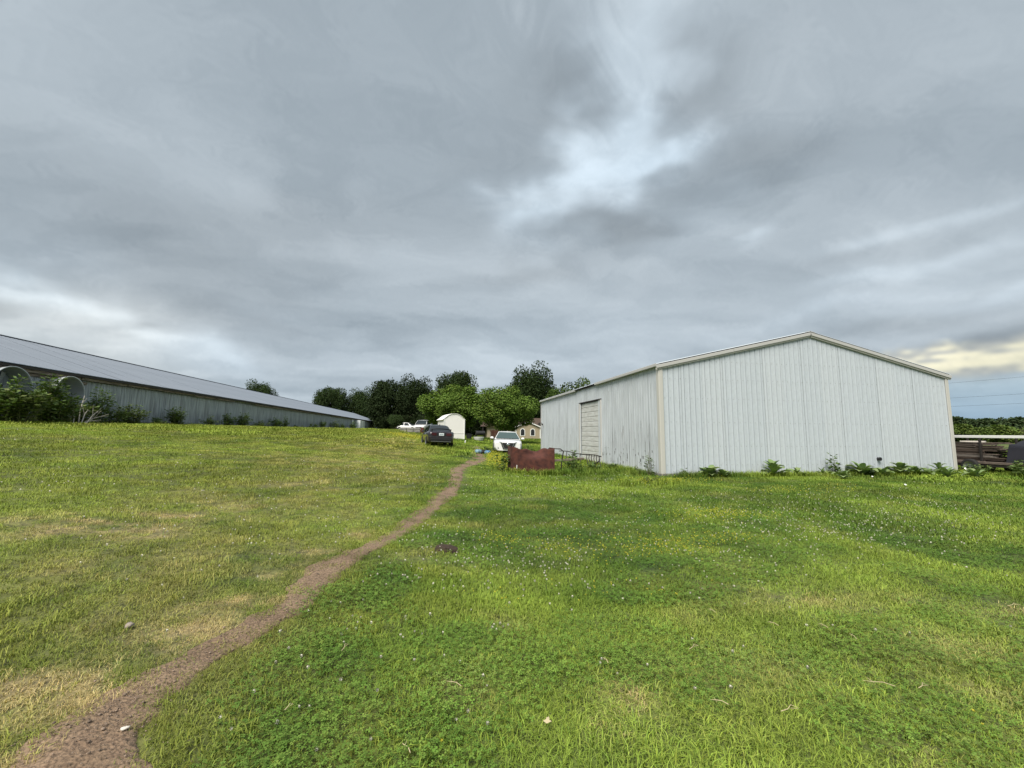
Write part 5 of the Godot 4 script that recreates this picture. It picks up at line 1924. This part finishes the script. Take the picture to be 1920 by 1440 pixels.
		mb.prism(Transform3D(Basis(Vector3.UP, q * 0.55), Vector3(q * 0.66, 0.46, 2.34)), PackedVector2Array([Vector2(-0.10, -0.08), Vector2(0.10, -0.08), Vector2(0.06, 0.09), Vector2(-0.02, 0.09)]) if q > 0 else PackedVector2Array([Vector2(-0.10, -0.08), Vector2(0.10, -0.08), Vector2(0.02, 0.09), Vector2(-0.06, 0.09)]), 0.05)
		part("fog_light", mb, M.car_black, t)
		mb = MB.new()
		mb.box(Transform3D(Basis(), Vector3(q * 1.02, 1.02, 0.78)), Vector3(0.22, 0.15, 0.12), 0.05)
		part("mirror", mb, M.car_white, t)
	mb = MB.new()
	mb.box(Transform3D(Basis(), Vector3(0, 0.25, 2.30)), Vector3(1.2, 0.07, 0.10), 0.02)
	part("lower_intake", mb, M.car_black, t)
	# white van and a second white car far off under the trees
	at = on_land(-2.75, -66.0)
	t = sedan("white_van", "white van parked far off beneath the dark trees", at, -0.25, M.car_white, M.glass_dark, [[-2.2, 0.80, 0.40, 1.2, 0.02], [-2.1, 0.92, 0.30, 1.25, 0.02], [-1.0, 0.95, 0.26, 1.2, 0.02], [0.5, 0.95, 0.26, 1.1, 0.02], [1.5, 0.92, 0.28, 1.0, 0.06], [2.1, 0.86, 0.32, 0.9, 0.06], [2.25, 0.72, 0.38, 0.78, 0.02]], {"bz0": 1.3, "bz1": -2.1, "rz0": 0.4, "rz1": -1.9, "by": 1.1, "by2": 1.2, "ry": 1.78, "bw": 0.88, "rw": 0.72}, [1.35, -1.35])
	mb = MB.new()
	mb.box(Transform3D(Basis(), Vector3(0, 0.6, 2.24)), Vector3(0.9, 0.25, 0.06), 0.02)
	part("grille", mb, M.car_black, t)
	at = on_land(-6.2, -82.0)
	t = sedan("white_car", "small white car half hidden behind the stone planter", at, 1.2, M.car_white, M.glass_dark, [[-2.1, 0.70, 0.40, 0.9, 0.02], [-1.9, 0.85, 0.30, 1.0, 0.02], [-1.0, 0.88, 0.26, 1.0, 0.02], [0.5, 0.88, 0.26, 0.95, 0.02], [1.5, 0.86, 0.28, 0.9, 0.05], [1.9, 0.80, 0.32, 0.8, 0.05], [2.1, 0.66, 0.38, 0.7, 0.02]], {"bz0": 1.1, "bz1": -1.8, "rz0": 0.3, "rz1": -1.2, "by": 0.96, "by2": 1.0, "ry": 1.5, "bw": 0.82, "rw": 0.62}, [1.3, -1.3])


# ------------------------------------------------------------------ rusty tank, rack, bags
func yard_clutter() -> void:
	var mb: MB
	# open rusty steel box; its front sheet is dented and its rim curled in
	var at := on_land(3.44, -15.8, -0.02)
	var t := thing("rusty_tank", "open rusty brown steel box with dented front rim", "steel box", at, 0.02)
	var hw := 0.83
	var hh := 1.0
	var deep := 0.75
	var front := func(u: float, v: float) -> Vector3:
		var dent := exp(-pow((u - 0.12) / 0.42, 2)) * smoothstep(0.55, 1.0, v)
		var x := u * hw
		var y: float = v * (hh - 0.03 * absf(u - 0.1) + 0.05 * smoothstep(-0.75, -1.0, u)) - dent * 0.18
		if v > 0.9:
			y -= 0.03 * smoothstep(0.9, 1.0, v) * sin(u * 9.0)
		return Vector3(x, y, -dent * 0.30 + 0.012 * sin(u * 5.0 + v * 3.0))
	var rows := []
	for j in 15:
		var row := []
		for i in 31:
			row.append(front.call(i / 15.0 - 1.0, j / 14.0))
		rows.append(row)
	# rim folded inwards along the dent
	var lip := []
	for i in 31:
		var u := i / 15.0 - 1.0
		var p: Vector3 = front.call(u, 1.0)
		var c := exp(-pow((u - 0.12) / 0.42, 2))
		lip.append(p + Vector3(0, 0.05 * c + 0.012 * sin(u * 14.0), -0.03 - 0.10 * c))
	rows.append(lip)
	mb = MB.new()
	mb.grid(rows)
	var back_rows := []
	for row in rows:
		var b := []
		for p in row:
			b.append(p + Vector3(0, 0, -0.008))
		back_rows.append(b)
	mb.grid(back_rows)
	part("front_sheet", mb, M.rust, t)
	for q in [-1, 1]:
		mb = MB.new()
		mb.box(Transform3D(Basis(), Vector3(q * (hw + 0.006), hh * 0.5 + (0.02 if q < 0 else -0.01), -deep * 0.5)), Vector3(0.01, hh + (0.05 if q < 0 else -0.01), deep), 0.0)
		part("side_sheet", mb, M.rust, t)
	mb = MB.new()
	mb.box(Transform3D(Basis(), Vector3(0, hh * 0.41, -deep)), Vector3(hw * 2.0, hh * 0.82, 0.01))
	part("back_sheet", mb, M.rust, t)
	mb = MB.new()
	mb.box(Transform3D(Basis(Vector3.FORWARD, 0.05), Vector3(-0.63, 0.30, 0.022)), Vector3(0.025, 0.13, 0.012), 0.003)
	var mark := part("white_mark", mb, M.white_paint, t)
	# hay rack of bent dark pipe lying by the barn door
	t = thing("hay_rack", "bent dark pipe hay rack lying in weeds by the barn door", "hay rack", on_land(6.9, -19.6))
	var tops := []
	for k in 9:
		tops.append(Vector3(0.1 - 0.02 * k, 0.56 + 0.03 * sin(k * 1.3), 1.55 - k * 0.78))
	mb = MB.new()
	var rad := []
	for p in tops: rad.append(0.024)
	mb.tube(tops, rad, 7)
	part("top_rail", mb, M.iron, t)
	for k in 9:
		mb = MB.new()
		var z := 1.4 - k * 0.33 if k < 6 else -1.2 - (k - 6) * 1.2
		var top := Vector3(0.08, 0.57, z)
		mb.tube([top, top + Vector3(-0.06, -0.16, 0.10), top + Vector3(-0.10, -0.42, 0.42 if k < 6 else 0.25)], [0.02, 0.02, 0.02], 6)
		part("slanted_bar", mb, M.iron, t)
	mb = MB.new()
	mb.tube([Vector3(0.02, 0.55, 1.5), Vector3(0.0, 0.42, 1.62), Vector3(-0.02, 0.30, 1.45), Vector3(-0.02, 0.24, 1.1), Vector3(-0.02, 0.17, 0.8)], [0.022, 0.022, 0.022, 0.022, 0.022], 7)
	part("bent_bar", mb, M.iron, t)
	mb = MB.new()
	mb.tube([Vector3(-0.25, 0.02, 1.9), Vector3(-0.25, 0.06, -3.5)], [0.03, 0.03], 7)
	part("ground_bar", mb, M.iron, t)
	# chair-like bent frame just right of the tank
	t = thing("bent_frame", "small bent pipe frame behind the rusty box", "pipe frame", on_land(4.75, -17.2))
	mb = MB.new()
	mb.tube([Vector3(-0.35, 0.0, 0), Vector3(-0.35, 0.92, 0), Vector3(0.15, 0.90, 0), Vector3(0.28, 0.80, 0), Vector3(0.20, 0.40, 0), Vector3(0.18, 0.0, 0)], [0.025, 0.025, 0.025, 0.025, 0.025, 0.025], 7)
	part("loop", mb, M.iron, t)
	mb = MB.new()
	mb.bar(Vector3(-0.3, 0.42, 0), Vector3(1.2, 0.50, -0.1), 0.05, 0.09, 0.008)
	part("crossbar", mb, M.old_board, t)
	# blue sacks beside the white car
	var r := RandomNumberGenerator.new()
	r.seed = 17
	for k in 3:
		var spot: Vector3 = [on_land(2.75, -25.2), on_land(2.15, -25.0), on_land(2.5, -25.6)][k]
		var rw := []
		for j in 7:
			var row := []
			for i in 13:
				var an := TAU * i / 12.0
				var ph := PI * j / 6.0
				var rr := 0.19 * (0.85 + 0.2 * sin(an * 3.0 + k) * sin(ph) + 0.1 * sin(an * 5.0 + j))
				row.append(Vector3(cos(an) * sin(ph) * rr * 1.2, 0.13 + cos(ph) * rr * 0.8, -sin(an) * sin(ph) * rr))
			row[12] = row[0]
			rw.append(row)
		mb = MB.new()
		mb.grid(rw, true)
		solo("plastic_sack", mb, [M.plastic_blue, M.plastic_sky, M.plastic_black][k], ["bright blue plastic sack beside the white sedan", "pale blue plastic sack by the path's far end", "black plastic sack behind the blue sacks"][k], "sack", Transform3D(Basis(), spot), "sacks beside the white sedan")


# ------------------------------------------------------------------ shrubs and weeds
func shrub(called: String, label: String, base: Vector3, h: float, spread: float, leaves: int, leaf: float, tint: Color, seed_: int, group := "", upright := 0.5) -> Node3D:
	var r := RandomNumberGenerator.new()
	r.seed = seed_
	var t := thing(called, label, "plant" if h < 1.0 else "bush", base, 0.0, group)
	var stems := MB.new()
	var mb := MB.new()
	var n := maxi(4, int(leaves / 45.0))
	for k in n:
		var an := r.randf() * TAU
		var out := Vector3(cos(an), 0, sin(an)) * spread * sqrt(r.randf())
		var hh := h * r.randf_range(0.5, 1.0) * (1.0 - 0.35 * out.length() / maxf(spread, 0.01))
		var p0 := Vector3(out.x * 0.3, -0.05, out.z * 0.3)
		var p1 := Vector3(out.x * 0.7, hh * 0.55, out.z * 0.7)
		var p2 := Vector3(out.x, hh, out.z) + Vector3(r.randfn(), 0, r.randfn()) * 0.06
		stems.tube([p0, p1, p2], [0.012 + h * 0.005, 0.010, 0.004], 5, false)
		for i in leaves / n:
			var u := pow(r.randf(), 0.7)
			var p := p0.lerp(p1, u * 2.0) if u < 0.5 else p1.lerp(p2, u * 2.0 - 1.0)
			var a2 := r.randf() * TAU
			var along := Vector3(cos(a2), r.randf_range(-0.35, 0.6), sin(a2)).normalized()
			p += along * r.randf() * 0.12 * (0.5 + h * 0.4)
			var up := (Vector3.UP * 0.9 + Vector3(r.randfn(), r.randfn(), r.randfn()) * 0.35)
			up = (up - along * up.dot(along)).normalized()
			var own := r.randf_range(0.6, 1.35)
			mb.col = Color(own * r.randf_range(0.85, 1.25), own, own * r.randf_range(0.8, 1.1))
			smooth_leaf(p, along, up, leaf * r.randf_range(0.6, 1.25), leaf * r.randf_range(0.35, 0.55), mb)
	part("stems", stems, M.stem, t)
	var fm: StandardMaterial3D = M.leaf.duplicate()
	fm.albedo_color = tint
	part("foliage", mb, fm, t)
	return t


func big_leaf(r: RandomNumberGenerator, length: float, width: float, arch: float) -> ArrayMesh:
	# long broad leaf along +x from the root, arching up and over, with a sunken midrib and wavy rim
	var rows := []
	for j in 9:
		var u := j / 8.0
		var w := width * 0.5 * pow(sin(PI * clampf(u * 0.93 + 0.05, 0.0, 1.0)), 0.7)
		var x := length * u * (1.0 - 0.25 * arch * u)
		var y := length * (0.75 * u - arch * 0.75 * u * u)
		var row := []
		for i in 5:
			var v := i / 2.0 - 1.0
			row.append(Vector3(x, y + absf(v) * w * 0.35 + 0.012 * sin(u * 17.0 + v * 2.0) * absf(v), -v * w))
		rows.append(row)
	var mb := MB.new()
	for row in rows:
		pass
	mb.col = Color(r.randf_range(0.85, 1.15), r.randf_range(0.9, 1.1), 0.95)
	mb.grid(rows)
	return mb.mesh()


func burdock(label: String, base: Vector3, size: float, count: int, seed_: int, tall := 0.0) -> void:
	var r := RandomNumberGenerator.new()
	r.seed = seed_
	size *= 1.45
	tall *= 1.3
	var t := thing("broadleaf_weed", label, "weed", base, r.randf() * TAU, "broad-leaved weeds along the barn")
	var mb := MB.new()
	mb.tube([Vector3(0, -0.05, 0), Vector3(0, size * 0.3 + tall, 0)], [0.02, 0.008], 6)
	part("stem", mb, M.stem, t)
	for k in count:
		var an := k * 2.4 + r.randf_range(-0.3, 0.3)
		var y := 0.02 + (tall + size * 0.15) * k / float(count)
		var s := size * r.randf_range(0.75, 1.15) * (1.0 - 0.45 * k / float(count) * (1.0 if tall > 0.0 else 0.6))
		var lift := 0.15 + 0.75 * k / float(count)
		part("leaf", leaf_kinds[r.randi() % leaf_kinds.size()], M.big_leaf, t, Transform3D(Basis(Vector3.UP, an) * Basis(Vector3.BACK, lift - 0.25) * Basis().scaled(Vector3.ONE * s), Vector3(0, y, 0)))


var leaf_kinds := []


func weeds() -> void:
	var r := RandomNumberGenerator.new()
	r.seed = 71
	var m: StandardMaterial3D = M.leaf.duplicate()
	m.albedo_color = lin(0.21, 0.275, 0.125)
	M["big_leaf"] = m
	for k in 4:
		leaf_kinds.append(big_leaf(r, 1.0, 0.42 + 0.05 * k, 0.5 + 0.12 * k))
	# along the gable
	var z := -14.35
	burdock("broad-leaved weed cluster with upright leaves nearest the barn's beige corner", on_land(9.75, z), 0.42, 16, 1)
	burdock("low broad-leaved weed spilling beside the upright cluster", on_land(10.2, z + 0.1), 0.30, 11, 2)
	burdock("pointed broad-leaved weed standing tall at the gable, second cluster from the beige corner", on_land(12.35, z), 0.44, 18, 3, 0.22)
	burdock("small few-leaved weed beside the pointed weed at the gable", on_land(13.35, z), 0.34, 5, 4, 0.08)
	burdock("tiny dark weed close beside the tallest gable weed", on_land(14.45, z), 0.26, 7, 5, 0.1)
	burdock("wide spreading weed at the foot of the gable with many pale leaves", on_land(16.25, z), 0.50, 18, 6)
	burdock("second lower rosette joined to the wide spreading weed", on_land(16.95, z + 0.15), 0.34, 12, 7)
	burdock("bushy broad-leaved weed below the capped pipe on the gable", on_land(18.05, z), 0.48, 17, 8, 0.1)
	burdock("small broad weed crowding the bushy weed below the pipe", on_land(18.75, z), 0.36, 11, 9)
	burdock("low weed trailing along the gable's foot toward the trailer", on_land(19.25, z + 0.05), 0.28, 9, 10)
	burdock("round-topped weed at the gable's corner nearest the trailer", on_land(19.95, z), 0.34, 11, 11, 0.2)
	burdock("flat weed rosette out in the grass before the gable", on_land(14.2, z + 1.1), 0.34, 11, 12)
	burdock("flat grey-green weed rosette in the grass near the trailer-side corner", on_land(18.6, z + 1.2), 0.36, 11, 13)
	burdock("flat dark weed in the grass before the trailer-side corner", on_land(19.7, z + 1.3), 0.36, 12, 14)
	var green := lin(0.105, 0.165, 0.048)
	var deep := lin(0.135, 0.20, 0.068)
	var grey_green := lin(0.085, 0.115, 0.055)
	shrub("tall_weed", "tallest leafy upright weed against the middle of the gable", on_land(15.05, z), 0.95, 0.16, 170, 0.15, green, 31, "", 0.9)
	shrub("climbing_weed", "thin leafy weed climbing the long wall beside the beige corner", on_land(7.7, -15.0), 1.0, 0.12, 60, 0.13, green, 32)
	shrub("climbing_weed", "short leafy sprig at the foot of the beige corner trim", on_land(7.55, -15.6), 0.45, 0.2, 45, 0.12, green, 33)
	shrub("tall_weed", "slim weed at the gable's foot next to the beige corner", on_land(8.75, z), 0.50, 0.06, 45, 0.10, deep, 34)
	shrub("leafy_weed", "bushy weed at the left edge of the rusty box", on_land(2.35, -16.0), 0.95, 0.28, 190, 0.14, green, 35)
	shrub("leafy_weed", "dense weed patch between rusty box and hay rack", on_land(5.0, -16.4), 0.75, 0.45, 260, 0.15, green, 36)
	shrub("leafy_weed", "upright spiky weed in front of the long wall by the hay rack", on_land(5.75, -18.2), 1.05, 0.2, 130, 0.16, green, 37)
	shrub("leafy_weed", "low dark weed in front of the hay rack", on_land(6.2, -17.2), 0.45, 0.4, 170, 0.16, deep, 38)
	shrub("leafy_weed", "grey-green weedy clump in grass before the beige corner", on_land(6.5, -12.9), 0.28, 0.55, 320, 0.07, grey_green, 39)
	shrub("leafy_weed", "weeds against the long wall past the hay rack", on_land(7.6, -17.6), 0.38, 0.4, 170, 0.13, deep, 40)
	shrub("leafy_weed", "dark plants behind the blue sacks", on_land(2.9, -26.5), 0.6, 0.55, 260, 0.14, deep, 41)
	shrub("leafy_weed", "dark weed between the white sedan and the barn", on_land(5.75, -27.4), 0.9, 0.35, 200, 0.14, deep, 42)
	shrub("leafy_weed", "leafy weed hiding the trailer's wheel", on_land(21.75, -14.3), 0.55, 0.35, 190, 0.14, deep, 43)
	shrub("leafy_weed", "taller leafy weed in front of the trailer's deck", on_land(22.05, -13.15), 0.85, 0.42, 300, 0.16, deep, 44)
	shrub("leafy_weed", "broad leafy weed at the tarp end of the trailer", on_land(21.9, -12.6), 0.7, 0.45, 260, 0.2, deep, 45)
	shrub("hedge_bush", "dark hedge bush behind the lumber trailer's planks", on_land(27.5, -18.5), 1.7, 1.4, 1100, 0.2, lin(0.05, 0.075, 0.028), 46, "hedge behind the trailer")
	shrub("hedge_bush", "dark hedge bush behind the trailer's middle posts", on_land(28.0, -16.2), 1.6, 1.4, 1100, 0.2, lin(0.05, 0.075, 0.028), 47, "hedge behind the trailer")
	shrub("hedge_bush", "dark hedge bush behind the trailer's tarp", on_land(28.2, -13.8), 1.6, 1.4, 1100, 0.2, lin(0.05, 0.075, 0.028), 48, "hedge behind the trailer")
	# along the poultry house: [photo x, height, spread, leaves, leaf size, out from wall, label]
	var rows := [
		[8, 1.96, 0.75, 1200, 0.20, 1.5, "dense bush overhanging the poultry house's first fan"],
		[40, 1.67, 0.6, 975, 0.19, 1.9, "brownish-green bush below the first fan housing"],
		[85, 2.54, 0.5, 1200, 0.20, 1.4, "tallest leafy bush between the two fan housings"],
		[108, 1.52, 0.55, 780, 0.18, 1.7, "bush in front of the second fan housing"],
		[140, 1.16, 0.6, 630, 0.17, 1.4, "bush tangled with dead branches under the second fan"],
		[182, 2.10, 0.4, 705, 0.17, 0.9, "leafy bush at the far side of the second fan"],
		[215, 1.26, 0.5, 450, 0.15, 0.9, "thin open bush on the grey wall past the fans"],
		[245, 1.32, 0.6, 930, 0.15, 0.9, "wide dark bush before the bare footing gap"],
		[297, 0.66, 0.3, 300, 0.14, 0.7, "small bush just after the bare footing gap"],
		[330, 1.50, 0.45, 840, 0.15, 0.8, "pointed bush with a tall leader on the grey wall"],
		[390, 0.90, 0.4, 360, 0.14, 0.7, "small sprawling bush mid-way along the grey wall"],
		[425, 1.20, 0.5, 630, 0.15, 0.7, "bush just before the twin bush on the grey wall"],
		[455, 1.38, 0.6, 780, 0.16, 0.7, "twin bush with rounded top on the grey wall"],
		[487, 0.84, 0.7, 480, 0.15, 0.7, "low dark bush after the twin bush"],
		[515, 1.32, 0.7, 630, 0.16, 0.7, "pale leaning bush on the far half of the wall"],
		[534, 1.50, 0.35, 480, 0.15, 0.7, "narrow upright bush on the far half of the wall"],
		[560, 0.72, 0.5, 270, 0.16, 0.7, "tiny bush on the far half of the wall"],
		[586, 0.96, 0.6, 360, 0.17, 0.7, "low bush well before the white door leaves"],
		[605, 1.56, 0.7, 480, 0.18, 0.7, "dark upright bush before the white door leaves"],
		[628, 1.80, 0.9, 540, 0.2, 0.7, "larger bush before the white door leaves"],
		[640, 1.20, 1.2, 480, 0.2, 0.7, "low spreading bush near the white door leaves"],
		[660, 1.92, 0.9, 510, 0.22, 1.0, "bush touching the white door leaves"],
		[700, 2.04, 1.6, 570, 0.25, 0.8, "bush past the white door leaves at the house end"],
	]
	for k in rows.size():
		var q: Array = rows[k]
		var p := on_x(q[0], 795, -16.43 + q[5])
		shrub("wall_bush", q[6], Vector3(p.x, land(p.x, p.z) - 0.03, p.z), q[1], q[2], int(q[3] * 1.3), q[4], deep if k % 3 != 1 else lin(0.18, 0.235, 0.085), 100 + k, "bushes along the poultry house wall")
	# dead branches heaped by the second fan
	var at := on_x(150, 792, -14.6)
	var t := thing("dead_branches", "pale dead branches heaped in front of the bushes", "branches", Vector3(at.x, land(at.x, at.z), at.z))
	for k in 9:
		var mb := MB.new()
		var an := r.randf_range(-0.7, 0.9)
		var p0 := Vector3(r.randf_range(-0.3, 0.3), 0.02, r.randf_range(-0.3, 0.4))
		var d := Vector3(r.randf_range(-0.3, 0.3), r.randf_range(0.1, 0.9), r.randf_range(-1.0, 0.55)).normalized()
		var l := r.randf_range(0.8, 1.6)
		var p1 := p0 + d * l * 0.5
		var p2 := p0 + d * l + Vector3(0, -0.08, -0.1)
		mb.tube([p0, p1, p2], [0.022, 0.017, 0.008], 6)
		mb.tube([p1, p1 + d.rotated(Vector3.RIGHT, 0.7) * l * 0.4], [0.012, 0.005], 5)
		mb.tube([p1.lerp(p2, 0.4), p1.lerp(p2, 0.4) + d.rotated(Vector3.RIGHT, -0.6) * l * 0.3], [0.010, 0.004], 5)
		part("branch", mb, M.dead_wood, t)


# ------------------------------------------------------------------ small things in the grass
func pebble(seed_: int, s: Vector3) -> MB:
	var f := FastNoiseLite.new()
	f.seed = seed_
	f.frequency = 0.9
	var rows := []
	for j in 8:
		var row := []
		for i in 13:
			var an := TAU * i / 12.0
			var ph := PI * j / 7.0
			var o := Vector3(cos(an) * sin(ph), cos(ph), -sin(an) * sin(ph))
			row.append(o * s * (1.0 + 0.45 * f.get_noise_3dv(o * 1.4)))
		row[12] = row[0]
		rows.append(row)
	var mb := MB.new()
	mb.grid(rows, true)
	return mb


func small_stuff() -> void:
	var r := RandomNumberGenerator.new()
	r.seed = 41
	var p := on_ground(243, 1170)
	solo("rock", pebble(1, Vector3(0.027, 0.020, 0.024)), M.stone, "rounded tan rock in dry grass left of the path", "rock", Transform3D(Basis(), on_land(p.x, p.z, 0.022)))
	p = on_ground(232, 1388)
	solo("rock", pebble(2, Vector3(0.018, 0.007, 0.010)), M.pale_stone, "flat white stone lying on the bare path", "rock", Transform3D(Basis(Vector3.UP, 0.5), on_land(p.x, p.z, 0.022)))
	p = on_ground(838, 1038)
	var mb := MB.new()
	var rows := []
	for j in 12:
		var row := []
		for i in 12:
			var u := Vector2(i / 5.5 - 1.0, j / 5.5 - 1.0)
			var q := p + Vector3(u.x * 0.20, 0, u.y * 0.12)
			row.append(on_land(q.x, q.z, 0.05 * maxf(0.0, 1.0 - u.length_squared()) + 0.012 * fine.get_noise_2d(q.x * 6.0, q.z * 6.0) + (0.02 if u.length() < 0.8 else -0.04)))
		rows.append(row)
	mb.col = Color(0.065, 0.045, 0.032)
	for j in 11:
		for i in 11:
			mb.quad(rows[j][i], rows[j + 1][i], rows[j + 1][i + 1], rows[j][i + 1])
	solo("dirt_mound", mb, M.soil, "small dark molehill of loose soil in the grass", "molehill")
	# pale litter by the gable
	for q in [[1636, 897, 0.06, "pale scrap of litter in the grass below the gable"], [1698, 912, 0.055, "tilted white scrap of litter farther out from the gable"], [1130, 1044, 0.03, ""]]:
		if q[3] == "":
			continue
		p = on_ground(q[0], q[1])
		mb = MB.new()
		mb.box(Transform3D(Basis.from_euler(Vector3(0.5, 0.6, 0.3)), Vector3.ZERO), Vector3(q[2] * 1.4, 0.012, q[2]), 0.003)
		solo("litter_scrap", mb, M.white_paint, q[3], "litter", Transform3D(Basis(), on_land(p.x, p.z, 0.06)))
	# dead leaf and dry stalks in the foreground
	p = on_ground(1018, 1375)
	mb = MB.new()
	mb.col = Color.WHITE
	smooth_leaf(Vector3.ZERO, Vector3(0.95, 0.05, 0.3).normalized(), Vector3(0, 1, 0.15).normalized(), 0.045, 0.032, mb)
	smooth_leaf(Vector3(0.02, 0, 0), Vector3(0.6, 0.1, -0.8).normalized(), Vector3(0.1, 1, 0).normalized(), 0.03, 0.02, mb)
	solo("dead_leaf", mb, M.straw, "curled dead leaf lying on the near grass", "leaf", Transform3D(Basis(), on_land(p.x, p.z, 0.06)))
	var stalks := [[1300, 1225, 0.10, 0.5], [1545, 1195, 0.08, 1.8], [1600, 1215, 0.08, 1.4], [1650, 1295, 0.16, 2.7], [1730, 1300, 0.09, 0.3], [1450, 1185, 0.08, 2.2], [1335, 1160, 0.07, 2.0], [1135, 1265, 0.06, 1.9], [850, 1300, 0.10, 2.6], [1350, 1340, 0.09, 2.6], [1480, 1350, 0.12, 0.2], [645, 1230, 0.09, 1.4], [1430, 1118, 0.07, 1.3], [760, 1420, 0.08, 2.2], [1900, 1145, 0.14, 0.1], [540, 1345, 0.05, 1.1]]
	for q in stalks:
		p = on_ground(q[0], q[1])
		mb = MB.new()
		var d := Vector3(cos(q[3]), 0, -sin(q[3]))
		var n := d.cross(Vector3.UP)
		var l: float = q[2] * 0.5
		mb.tube([-d * l, -d * l * 0.3 + n * l * 0.15 + Vector3(0, 0.008, 0), d * l * 0.4 - n * l * 0.1 + Vector3(0, 0.012, 0), d * l + n * l * 0.2], [0.0022, 0.002, 0.0018, 0.001], 5)
		mb.tube([d * l * 0.3, d * l * 0.6 + n * l * 0.5 + Vector3(0, 0.01, 0)], [0.0015, 0.0008], 4)
		solo("dry_stalk", mb, M.straw, "dry straw-coloured stalk lying on the near grass", "stalk", Transform3D(Basis(), on_land(p.x, p.z, 0.055)), "dry stalks on the grass")
	# crumbs and pebbles on the path
	var pm := pebble(9, Vector3(1, 0.7, 1)).mesh()
	var xf := []
	var tint := []
	for k in 2600:
		var i := r.randi() % (path_pts.size() - 8)
		var u := r.randf()
		var c: Vector2 = path_pts[i][0].lerp(path_pts[i + 1][0], u)
		var q: Vector2 = c + Vector2(r.randfn(), r.randfn()) * path_pts[i][1] * 0.55
		var s := r.randf_range(0.001, 0.0038) * (2.2 if r.randf() < 0.05 else 1.0)
		xf.append(Transform3D(Basis(Vector3.UP, r.randf() * TAU).scaled(Vector3.ONE * s), on_land(q.x, q.y, 0.017)))
		var g := r.randf_range(0.55, 1.5)
		tint.append(Color(0.21 * g, 0.155 * g, 0.115 * g))
	var crumbs := many("soil_crumbs", pm, M.petal, xf, tint, self)
	tag(crumbs, "loose crumbs of earth and grit on the path", "gravel", "", "stuff")
	# taller weeds: along the barn foot, round the box, by the trailer
	var tuft := blade_patch(r, 0.16, 46, 0.10, 0.34, 0.0045, 0.8, 0.25)
	xf = []
	tint = []
	for q in [[2.4, 4.6, -15.6, -15.35, 60], [4.6, 7.9, -19.0, -14.9, 150], [7.2, 8.0, -33.0, -15.0, 150], [8.2, 21.2, -14.62, -14.1, 330], [2.0, 5.0, -17.5, -15.9, 40], [21.6, 22.4, -16.0, -12.0, 50], [2.2, 5.5, -26.0, -23.0, 70], [-16.2, -15.2, -60.0, -15.0, 420], [-1.6, 1.0, -28.5, -25.8, 50], [0.0, 2.6, -42.3, -41.8, 25], [5.2, 7.6, -13.6, -12.0, 40]]:
		for k in q[4]:
			var x := r.randf_range(q[0], q[1])
			var z := r.randf_range(q[2], q[3])
			if in_building(x, z):
				continue
			var c := turf_color(x, z) * r.randf_range(0.6, 1.1)
			var s := r.randf_range(0.6, 1.15)
			xf.append(Transform3D(Basis(Vector3.UP, r.randf() * TAU).scaled(Vector3(s * 1.2, s, s * 1.2)), on_land(x, z)))
			tint.append(Color(c.x, c.y, c.z))
	var tall := many("tall_grass", tuft, M.blade, xf, tint, self)
	tag(tall, "taller uncut grass along walls and round the yard's junk", "grass", "", "stuff")
